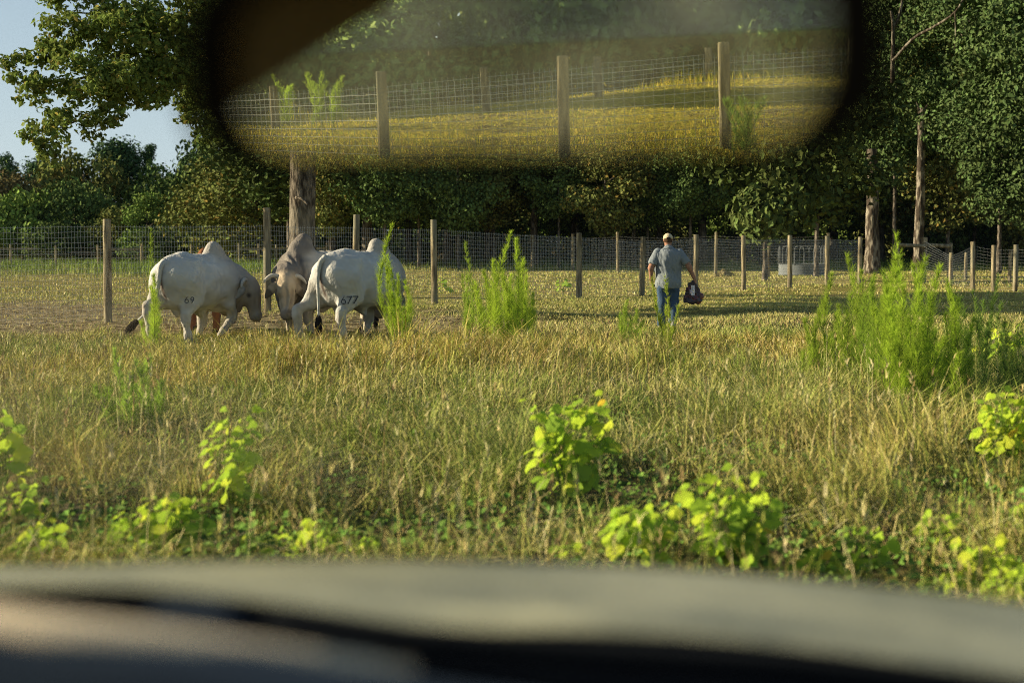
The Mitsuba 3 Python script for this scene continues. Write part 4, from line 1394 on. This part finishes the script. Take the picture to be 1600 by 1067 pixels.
def fan(bpx, bpy, tips, jit=10, dj=.25, extra=1, base_spread=.25):
    """stems from around one base point to the given tip pixels at that depth"""
    out = []
    more = [(t0 + rng.normal(0, 9 + jit * .5), t1 + (bpy - t1) * rng.uniform(.12, .5), sp * .85) for t0, t1, sp in tips for _ in range(extra)]
    for tpx, tpy, sp in list(tips) + more:
        b = G(bpx + (tpx - bpx) * base_spread + rng.normal(0, jit * .3), bpy - abs(rng.normal(0, jit * .35)))
        d = b[1] + rng.normal(0, dj * .3)
        t = P(tpx, tpy, d)
        b[2] = float(gh(b[0], b[1])) - .02
        out.append((b, t, sp))
    return out


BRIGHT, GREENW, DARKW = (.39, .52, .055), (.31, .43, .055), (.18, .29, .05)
feathery('single narrow bright plume in front of the rump of the left bull', fan(241, 556, [(240, 430, .085), (243, 460, .08), (238, 448, .07)], 4), BRIGHT, dens=420)
feathery('thin faint plume rising higher behind the rump of the left bull', fan(236, 520, [(236, 358, .05)], 2, extra=0), GREENW, dens=200)
feathery('slender leaning plume in front of the right flank of the right bull', fan(628, 556, [(613, 352, .07), (606, 400, .06), (622, 430, .09), (640, 470, .06), (632, 440, .07)], 6), (.40, .54, .05), dens=420)
feathery('big bushy clump of bright plumes in the middle of the pasture',
         fan(792, 560, [(799, 365, .10), (806, 375, .09), (770, 408, .10), (755, 425, .10), (742, 440, .10), (822, 425, .10), (833, 458, .09), (815, 440, .11), (785, 420, .11), (765, 455, .11), (800, 430, .12), (835, 490, .09), (748, 480, .10), (775, 470, .12), (820, 480, .11), (795, 470, .12)], 20, base_spread=.6), BRIGHT, dens=500)
feathery('thin single plume at the left side of the big bushy clump', fan(735, 545, [(727, 380, .07), (722, 430, .06), (738, 440, .06)], 6), GREENW, dens=260)
feathery('small low plume tuft between the big clump and the man', fan(985, 548, [(980, 470, .07), (968, 490, .07), (996, 485, .07), (1006, 500, .05), (975, 480, .07)], 10), GREENW, dens=330)
feathery('thin stalks standing in front of the legs of the man', fan(1045, 560, [(1017, 432, .025), (1022, 470, .03), (1038, 430, .022), (1040, 478, .03), (1060, 480, .02), (1030, 500, .03)], 22, extra=0), (.40, .50, .05), dens=240)
feathery('olive green many stemmed weed left in the right hand thicket',
         fan(1335, 606, [(1322, 400, .11), (1300, 430, .09), (1290, 468, .09), (1275, 500, .08), (1345, 425, .11), (1360, 452, .10), (1330, 460, .11), (1310, 480, .10), (1382, 470, .09), (1350, 500, .11), (1272, 540, .08), (1318, 520, .1), (1256, 500, .08), (1366, 430, .09)], 26, base_spread=.85), (.32, .43, .05), dens=400)
feathery('tallest bright weed clump right in the thicket',
         fan(1438, 650, [(1400, 368, .12), (1402, 420, .10), (1425, 415, .10), (1446, 404, .12), (1468, 418, .10), (1480, 440, .09), (1412, 450, .11), (1435, 455, .12), (1455, 460, .12), (1488, 480, .09), (1420, 500, .12), (1395, 480, .10), (1462, 520, .12), (1445, 540, .12), (1478, 530, .10), (1405, 540, .10), (1385, 450, .10), (1498, 470, .09)], 26, base_spread=.8), (.37, .51, .05), dens=390)
feathery('small sparse dark weed at the right of the thicket', fan(1528, 585, [(1520, 455, .06), (1538, 470, .06), (1505, 480, .06), (1550, 490, .05), (1560, 430, .04)], 14), DARKW, dens=240)
feathery('loose wispy weed filling the gap between the two right hand clumps', fan(1375, 630, [(1362, 440, .12), (1380, 425, .11), (1350, 470, .12), (1392, 455, .11), (1370, 500, .12), (1340, 520, .11)], 26), (.26, .38, .045), dens=330)
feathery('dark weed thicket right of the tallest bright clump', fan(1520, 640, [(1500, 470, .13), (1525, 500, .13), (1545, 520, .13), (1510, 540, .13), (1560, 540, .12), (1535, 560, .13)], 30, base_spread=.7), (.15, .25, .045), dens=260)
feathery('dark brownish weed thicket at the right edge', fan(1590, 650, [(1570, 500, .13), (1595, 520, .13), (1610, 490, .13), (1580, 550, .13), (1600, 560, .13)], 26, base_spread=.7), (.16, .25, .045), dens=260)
feathery('blurred dark green weed in the left foreground grass', fan(212, 696, [(178, 548, .07), (210, 565, .08), (235, 560, .09), (255, 600, .07), (190, 600, .08), (225, 610, .10), (165, 610, .09)], 16, extra=2, base_spread=.35), (.29, .43, .06), dens=420, leaf=(.05, .12))
feathery('thin pale grass stalk left of the blurred dark weed', fan(152, 735, [(155, 655, .02)], 2, extra=0), GREENW, dens=120)


# ---------------------------------------------------------------- broad leaved weeds
def leaf_mesh(seed):
    st = np.random.default_rng(seed)
    a = np.linspace(-2.55, 2.55, 17)
    r = .5 * (1 - .10 * np.cos(a * 5)) * (1 - .12 * np.abs(a / 2.6) ** 2) * (1 + st.normal(0, .05, 17))
    x, y = .42 + r * np.cos(a) * 1.1, r * np.sin(a)
    z = .20 * (np.abs(y) ** 1.3) - .30 * np.clip(x - .45, 0, 1) ** 1.5 + .035 * np.cos(a * 5)
    V = np.concatenate([[[0, 0, 0]], [[.42, 0, .02]], np.column_stack([x, y, z])])
    Fc = [[1, i, i + 1] for i in range(2, 18)] + [[1, 18, 0], [1, 0, 2]]
    return trimesh.Trimesh(V, Fc, process=False)


LEAF_T = {}
for ci, colr in enumerate([(.44, .58, .05), (.34, .50, .05), (.54, .61, .06), (.26, .40, .05), (.66, .46, .05)]):
    for vi in range(2):
        m = leaf_mesh(ci * 2 + vi)
        LEAF_T[ci, vi] = mikit.ply(m, 'glow_leaf_mat', smooth=True, color=np.tile(colr, (len(m.vertices), 1)))


def broadleaf(label, px, bpy, tpy, wpx, n, size=.085, tint=(5, 4, 2.0, 2.4, .06), depth=None):
    k = thing('broadleaf_weed', label, 'weed')
    n, size = (int(n * 2.0), size * 1.02) if size < .15 else (n, size)
    wpx, tpy = wpx * 1.3, bpy - (bpy - tpy) * 1.12
    b = G(px, bpy)
    b[2] = float(gh(b[0], b[1]))
    s = F / b[1]
    H, W = (bpy - tpy) / s, wpx / s * .5
    nst = max(1, int(round(n / 11)))
    stems = []
    for i in range(nst):
        e = b + np.array([rng.uniform(-1, 1) * W * .75, rng.uniform(-.6, .6) * W, H * rng.uniform(.72, 1.0) if i else H])
        m = (b + e) / 2 + np.array([rng.normal(0, .02), rng.normal(0, .02), .05 * H])
        stems.append(spline([b + rng.normal(0, .01, 3) * [1, 1, 0], m, e], 12))
        part('stem', tube(stems[-1], np.linspace(.0065, .0025, 12), 6), 'paint_vc', k, smooth=True, color=np.tile([.17, .22, .06], (12 * 6 + 2, 1)))
    tw = np.array(tint, float) / sum(tint)
    pet = []
    for i in range(n):
        ln = stems[i % nst]
        u = 1 - (i // nst) / max(1, n / nst) * .80
        u = min(1, max(.12, u + rng.normal(0, .03)))
        o = np.array([np.interp(u, np.linspace(0, 1, 12), ln[:, c]) for c in range(3)])
        a = i * 2.4 + rng.normal(0, .5)
        out = np.array([math.cos(a), math.sin(a), rng.uniform(.1, .6)])
        sz = size * rng.uniform(.55, 1.2) * (.55 + .6 * (1 - u) ** .5 + (.1 if u < .9 else 0))
        pl = sz * rng.uniform(.5, 1.0)
        p = o + nrm(out) * pl
        pet.append(tube(np.array([o, p]), .0022, 4, cap=False))
        X = nrm(np.array([math.cos(a), math.sin(a), rng.uniform(-.75, .1)]))
        Z = nrm(np.array([rng.normal(-.75, .5), rng.normal(-.35, .45), .8]))
        Z = nrm(Z - X * (Z @ X))
        Y = np.cross(Z, X)
        M = np.eye(4)
        M[:3, :3] = np.stack([X, Y, Z], 1) * sz
        M[:3, 3] = p
        scene[key('leaf', k)] = {**LEAF_T[int(rng.choice(5, p=tw)), int(rng.integers(2))], 'to_world': T(M.tolist())}
    pm = cat(pet)
    part('leafstalks', pm, 'paint_vc', k, color=np.tile([.22, .28, .06], (len(pm.vertices), 1)), kind='stuff')


BL = [
    ('tall light green broad leaved weed with yellowing leaves in the left half', 362, 812, 648, 84, 42, .085, (4, 4, 2, 2, .35)),
    ('big round bright green broad leaved weed in the middle of the foreground', 890, 806, 628, 140, 88, .095),
    ('large bright broad leaved weed rising from the hood at right of the middle', 1140, 912, 758, 150, 78, .085),
    ('low broad leaved weed just left of the large one by the hood', 1000, 905, 806, 92, 40, .085),
    ('bright leaning broad leaved weed low at left above the hood', 275, 884, 788, 92, 40, .08),
    ('small pale broad leaved weed left of the bright leaning one', 212, 886, 808, 44, 18, .08),
    ('dark shaded broad leaved weed cut by the left edge', 10, 800, 660, 64, 26, .10),
    ('few small leaves under the dark weed at the left edge', 30, 830, 760, 60, 12, .07),
    ('bush of yellow green round leaves at the right edge, half way up the grass', 1572, 752, 628, 130, 84, .085, (4, 2, 5, 1, .2)),
    ('small weed with few leaves left of the yellow green weed in the lower right corner', 1462, 858, 802, 44, 13, .07),
    ('compact yellow green weed near the lower right corner', 1532, 916, 838, 66, 30, .075, (4, 2, 5, 1, .2)),
    ('low spreading leafy weed along the hood right of the large one', 1275, 912, 866, 104, 30, .075),
    ('upright weed with round dark green leaves above the hood at right', 1352, 908, 828, 46, 13, .085, (2, 4, 1, 4, 0)),
    ('bright weed in the lower right corner beside the hood', 1588, 948, 882, 66, 24, .08),
    ('weed at the right edge above the lower right corner', 1598, 845, 792, 46, 16, .075),
    ('low leafy sprawl above the hood left of the middle', 486, 890, 830, 84, 26, .07),
    ('tiny pair of leaf sprays beside the low leafy sprawl', 400, 888, 850, 66, 12, .06),
    ('small sprawl of leaves right of the low leafy sprawl', 552, 888, 852, 50, 10, .06),
    ('light vine like weed at the right edge beside the feathery thicket', 1568, 585, 512, 84, 34, .11, (3, 3, 5, 2, .2)),
    ('low leaf rosette at the foot of the lower right weeds', 1468, 930, 890, 48, 14, .07),
    ('single weed with one orange leaf in the lower left corner', 72, 900, 826, 50, 12, .085, (3, 3, 1, 2, 1.5)),
    ('tiny weed left of the low broad leaved weed by the hood', 882, 905, 858, 30, 8, .065),
    ('small green sapling beside the fence post right of the bulls', 690, 462, 436, 20, 9, .22, (0, 3, 0, 5, 0)),
    ('small green sapling in the short grass left of the dark post', 872, 462, 440, 24, 9, .2, (0, 3, 0, 5, 0)),
]
for row in BL:
    broadleaf(*row)

# ---------------------------------------------------------------- what the car mirror shows: fence, verge and woods at the back left of the car
MY, MP = math.radians(20), math.radians(4.2)
MN = np.array([-math.sin(MY) * math.cos(MP), -math.cos(MY) * math.cos(MP), -math.sin(MP)])
MC = P(828, 96, .54)
_r = ray(795, 96)
MC = EYE + _r * (((MC - EYE) @ MN) / (_r @ MN))


def mirrored(px, py):
    v = ray(px, py)
    h = EYE + v * (((MC - EYE) @ MN) / (v @ MN))
    return h, v - 2 * (v @ MN) * MN


def back(px, d, top):
    h, r = mirrored(px, 120)
    p = h[:2] + nrm(r[:2]) * d
    h2, r2 = mirrored(px, top)
    return p[0], p[1], h2[2] + r2[2] / np.linalg.norm(r2[:2]) * d - float(gh(*p))


rn = thing('roadside_fence', 'nearer wire fence on wooden posts reflected in the car mirror', 'fence')
NB = [back(150, 30, 140), back(593, 22, 112), back(877, 20.5, 88), back(1132, 21, 66), back(1420, 22, 40)]
fence_line(rn, NB, .15, .14, .004, .085, extra_seed=200, topgap=.22, wm='wire_mat')
rf2 = thing('roadside_fence', 'farther wire fence on wooden posts before the woods, reflected in the car mirror', 'fence')
FB = [back(300, 36, 142), back(425, 34, 135), back(757, 34.5, 105), back(934, 36, 89), back(1108, 37.5, 75), back(1330, 39, 60)]
fence_line(rf2, FB, .15, .14, .005, .10, extra_seed=220, topgap=.15, wm='wire_mat')
st = np.random.default_rng(5)
for i in range(26):
    a = math.radians(212 + 40 * (i + .5) / 26)
    d = 44 + st.uniform(0, 14)
    x, y = d * math.cos(a), d * math.sin(a)
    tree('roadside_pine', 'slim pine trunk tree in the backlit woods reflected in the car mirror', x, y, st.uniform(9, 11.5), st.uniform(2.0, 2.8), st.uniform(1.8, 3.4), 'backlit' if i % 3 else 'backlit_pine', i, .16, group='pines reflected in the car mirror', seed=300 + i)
for i in range(15):
    a = math.radians(211 + 42 * (i + .5) / 15)
    d = 42 + st.uniform(0, 4)
    tree('roadside_shrub', 'dark undergrowth bush among the pines reflected in the car mirror', d * math.cos(a), d * math.sin(a), st.uniform(2.2, 4.6), 3.0, -.2, 'backlit', i, .1, 'shrub', group='bushes reflected in the car mirror', seed=340 + i, trunk=False)
for i in range(9):
    a = math.radians(204 + 52 * (i + .5) / 9)
    d = 92
    tree('roadside_tree', 'dense tree at the back of the woods reflected in the car mirror', d * math.cos(a), d * math.sin(a), 11, 8, -.3, 'dark', i, .2, group='dense trees reflected in the car mirror', seed=360 + i)
for px, d, hh in ((500, 33, 1.5), (525, 33, 1.2), (1165, 19, 1.0), (440, 34, 1.3)):
    x, y, _ = back(px, d, 100)
    b = np.array([x, y, float(gh(x, y))])
    feathery({500: 'bright plume weed by the fence, leftmost pair in the mirror', 525: 'shorter bright plume weed by the fence in the mirror', 1165: 'dark thin weed beside the right fence post in the mirror', 440: 'pale plume weed at the left end of the fence in the mirror'}[px],
             [(b + [rng.normal(0, .1), rng.normal(0, .1), 0], b + [rng.normal(0, .2), rng.normal(0, .2), hh * rng.uniform(.7, 1)], .12) for _ in range(4)], BRIGHT if px != 1165 else DARKW, dens=200, leaf=(.1, .18), w=.008)

# ---------------------------------------------------------------- the car around the camera
car = thing('car', 'car interior seen from inside with blurred mirror, windshield, dashboard and beige hood', 'car')

matte('black_plastic', rgb(.016, .018, .021))
matte('mirror_shell', rgb(.003, .003, .003))


def hood_fn(p, n, uv):
    a = mikit.fbm(p.x * 5, p.y * 14, 3.0)
    b = mikit.fbm(p.x * 40, p.y * 60, 1.0)
    return mix((.17, .175, .11), (.50, .48, .29), smoothstep(.2, .8, a * .75 + b * .25))


scene['car_paint'] = {'type': 'twosided', 'bsdf': {'type': 'roughplastic', 'diffuse_reflectance': proc(hood_fn), 'alpha': .25}}
matte('navy_plastic', rgb(.03, .042, .062))
matte('beige_trim', rgb(.80, .66, .45))
matte('brown_lining', rgb(.19, .15, .085))
scene['mirror_glass'] = {'type': 'conductor', 'material': 'none', 'specular_reflectance': rgb(.72, .74, .70)}
scene['clear_pane'] = {'type': 'mask', 'opacity': .05, 'bsdf': {'type': 'twosided', 'bsdf': {'type': 'conductor', 'material': 'none'}}}
scene['dusty_pane'] = {'type': 'blendbsdf', 'weight': proc(lambda p, n, uv: .014 + .05 * smoothstep(.3, .8, mikit.fbm(p.y * 3.2, p.z * 5.0, 1.0))), 'a': {'type': 'thindielectric', 'int_ior': 1.2}, 'b': {'type': 'principledthin', 'base_color': rgb(.8, .82, .68), 'roughness': .8, 'diff_trans': 1.5}}


def loft(rows, thick=.012):
    """rows of equal numbers of points, front and back sides"""
    g = np.array(rows)
    R_, N_ = g.shape[:2]
    idx = np.arange(R_ * N_).reshape(R_, N_)
    q = np.stack([idx[:-1, :-1], idx[:-1, 1:], idx[1:, 1:], idx[1:, :-1]], -1).reshape(-1, 4)
    return trimesh.Trimesh(g.reshape(-1, 3), np.concatenate([q[:, [0, 1, 2]], q[:, [0, 2, 3]]]), process=False)


def edge(pts, y, n=40, dz=0.0):
    pts = np.array(pts, float)
    xs = np.linspace(pts[0, 0], pts[-1, 0], n)
    s = spline(pts, 120)
    ys = np.interp(xs, s[:, 0], s[:, 1])
    return np.array([P(a, b, y) + [0, 0, dz] for a, b in zip(xs, ys)])


far_e = edge([(-500, 960), (-100, 906), (0, 905), (200, 897), (500, 893), (800, 896), (1100, 909), (1400, 934), (1700, 970), (2300, 1060)], 1.34)
near_e = edge([(-800, 900), (-100, 908), (0, 906), (200, 910), (400, 930), (560, 955), (720, 976), (900, 978), (1100, 988), (1300, 1010), (1500, 1038), (1800, 1080), (2500, 1180)], 1.10)
mid_e = (far_e + near_e) / 2 + [0, 0, .006]
front = far_e + [0, .22, -.035]
rows = [near_e + [0, 0, -.004], near_e + [0, .012, 0], mid_e, far_e, far_e + [0, .06, -.006], front, far_e + [0, .36, -.10], far_e + [0, .44, -.25], far_e + [0, .46, -.75]]
put(key('hood', car), loft(rows), 'car_paint', smooth=True)
dash_e = edge([(-500, 872), (-100, 932), (0, 946), (200, 976), (400, 1006), (600, 1040), (800, 1072), (1200, 1110), (1700, 1150), (2300, 1200)], .93)
cowl_f = near_e + [0, -.002, -.004]
cowl_b = dash_e + [0, .012, -.03]
put(key('cowl', car), loft([cowl_f, cowl_f + [0, -.004, -.06], (cowl_f + cowl_b) / 2 + [0, 0, -.03], cowl_b]), 'black_plastic', smooth=True)
wl = edge([(420, 985), (700, 1008), (900, 1022), (1200, 1042), (1500, 1076)], 1.03, 24)
part('wiper', tube(wl + [0, 0, .004], .010, 8), 'black_plastic', car, smooth=True)
dash_m = edge([(-500, 960), (-100, 985), (0, 998), (200, 1026), (350, 1056), (600, 1110), (900, 1160), (2300, 1400)], .72)
drow = [dash_e + [0, .006, -.05], dash_e, (dash_e + dash_m) / 2 + [0, 0, .006], dash_m, dash_m + [0, -.012, -.008]]
dk = put(key('dashboard', car), loft(drow), 'navy_plastic', smooth=True)
tp = np.interp(np.arange(17), [0, 8, 16], [.96, .96, .21])[:, None]
lo_, hi_ = dash_e[:17] * .80 + dash_m[:17] * .20 + [0, 0, .005], dash_e[:17] * (1 - tp) + dash_m[:17] * tp + [0, 0, .004]
put(key('trim_pad', dk), loft([lo_ + [0, .004, -.012], lo_, (lo_ + hi_) / 2 + [0, 0, .006], hi_, hi_ + [0, -.004, -.012]]), 'beige_trim', smooth=True)
put(key('instrument_panel', dk), loft([dash_m + [0, -.0125, -.009], dash_m + [0, -.05, -.03], dash_m + [0, -.10, -.12], dash_m + [0, -.12, -.4]]), 'navy_plastic', smooth=True)
for px, py in ((300, 962), (318, 990)):
    c0 = P(px, py, .9)
    vent = rbox(.05, .03, .012, .004).apply_translation(c0 + [0, 0, .0])
    part('air_vent', vent, 'navy_plastic', dk)


def quad(a, b, c_, d):
    return trimesh.Trimesh(np.array([a, b, c_, d], float), [[0, 1, 2], [0, 2, 3]], process=False)


put(key('windshield', car), quad([-.80, 1.08, 1.29], [.80, 1.08, 1.29], [.70, .47, 1.885], [-.70, .47, 1.885]), 'clear_pane')


def plate(poly, x, t, mat, name):
    """side panel: polygon in (y, z) extruded along x"""
    m = trimesh.creation.extrude_polygon(Polygon(poly), t, engine='earcut')
    v = np.array(m.vertices)
    m = trimesh.Trimesh(np.column_stack([x + v[:, 2], v[:, 0], v[:, 1]]), m.faces[:, ::-1], process=False)
    return part(name, m, mat, car)


roof = rbox(1.66, 2.5, .05, .02).apply_translation([0, -.78, 1.925])
put(key('roof', car), roof, 'brown_lining')
outer = rbox(1.70, 2.54, .02, .008).apply_translation([0, -.78, 1.962])
put(key('roof_skin', car), outer, 'car_paint')
for x in (-.865, .845):
    plate([(1.12, 1.25), (.0, 1.675), (-.25, 1.775), (-.36, 1.82), (-2.0, 1.82), (-2.0, 1.93), (.45, 1.93), (.36, 1.84), (.06, 1.735), (1.12, 1.315)], x, .02, 'brown_lining', 'pillar')
    dr_ = plate([(1.1, .55), (1.1, 1.24), (-2.0, 1.24), (-2.0, .55)], x - .015, .05, 'brown_lining', 'door')
sw = np.array([[-.862, .45, 1.245], [-.862, -2.0, 1.245], [-.862, -2.0, 1.815], [-.862, -.36, 1.815], [-.862, -.25, 1.77], [-.862, 0, 1.67], [-.862, .45, 1.49]])
put(key('side_window', car), trimesh.Trimesh(sw, [[0, 1, 2], [0, 2, 3], [0, 3, 4], [0, 4, 5], [0, 5, 6]], process=False), 'dusty_pane')
put(key('back_panel', car), rbox(1.7, .05, .75, .01).apply_translation([0, -2.03, .9]), 'brown_lining')
put(key('floor', car), rbox(1.7, 3.2, .05, .01).apply_translation([0, -.45, .53]), 'black_plastic')

# rear view mirror
X_ = nrm(np.array([math.cos(MY), -math.sin(MY), 0]))
Z_ = np.cross(X_, -MN)
Z_ = Z_ if Z_[2] > 0 else -Z_
MM = np.eye(4)
MM[:3, :3] = np.stack([X_, Z_, np.cross(X_, Z_)], 1)
MM[:3, 3] = MC
facing = 1 if np.cross(X_, Z_) @ MN > 0 else -1


def rr(w, h, r):
    return sbox(-w / 2 + r, -h / 2 + r, w / 2 - r, h / 2 - r).buffer(r, quad_segs=8)


out_p = affinity.translate(rr(.276, .079, .030), .003, .0012)
in_p = affinity.translate(rr(.238, .064, .026), -.001, .002)
ring = trimesh.creation.extrude_polygon(out_p.difference(in_p), .012, engine='earcut')
P0 = np.array(out_p.exterior.coords)[:-1]
n0 = len(P0)
prof = [(-.0, 1.0), (-.012, .985), (-.026, .90), (-.036, .70), (-.040, .0)]
V = np.concatenate([np.column_stack([P0 * s, np.full(n0, z)]) for z, s in prof])
i_ = np.arange(n0)
Fb = np.concatenate([np.concatenate([np.stack([j * n0 + i_, j * n0 + (i_ + 1) % n0, (j + 1) * n0 + (i_ + 1) % n0], 1), np.stack([j * n0 + i_, (j + 1) * n0 + (i_ + 1) % n0, (j + 1) * n0 + i_], 1)]) for j in range(len(prof) - 1)])
shell = trimesh.Trimesh(V, Fb, process=False)
glass = trimesh.creation.extrude_polygon(in_p.buffer(.002), .001, engine='earcut').apply_translation([0, 0, .002])


def mput(m):
    v = np.array(m.vertices) * [1, 1, facing]
    return trimesh.Trimesh(v @ MM[:3, :3].T + MM[:3, 3], m.faces, process=False)


mk = put(key('rear_view_mirror', car), cat([mput(shell), mput(ring)]), 'mirror_shell')
put(key('glass', mk), mput(glass), 'mirror_glass')
stk = tube(np.array([MC - MN * .035, MC - MN * .05 + [0, .0, .05], MC - MN * .08 + [0, .0, .12], [MC[0], .50, 1.90]]), .011, 10)
put(key('stalk', mk), stk, 'black_plastic', smooth=True)
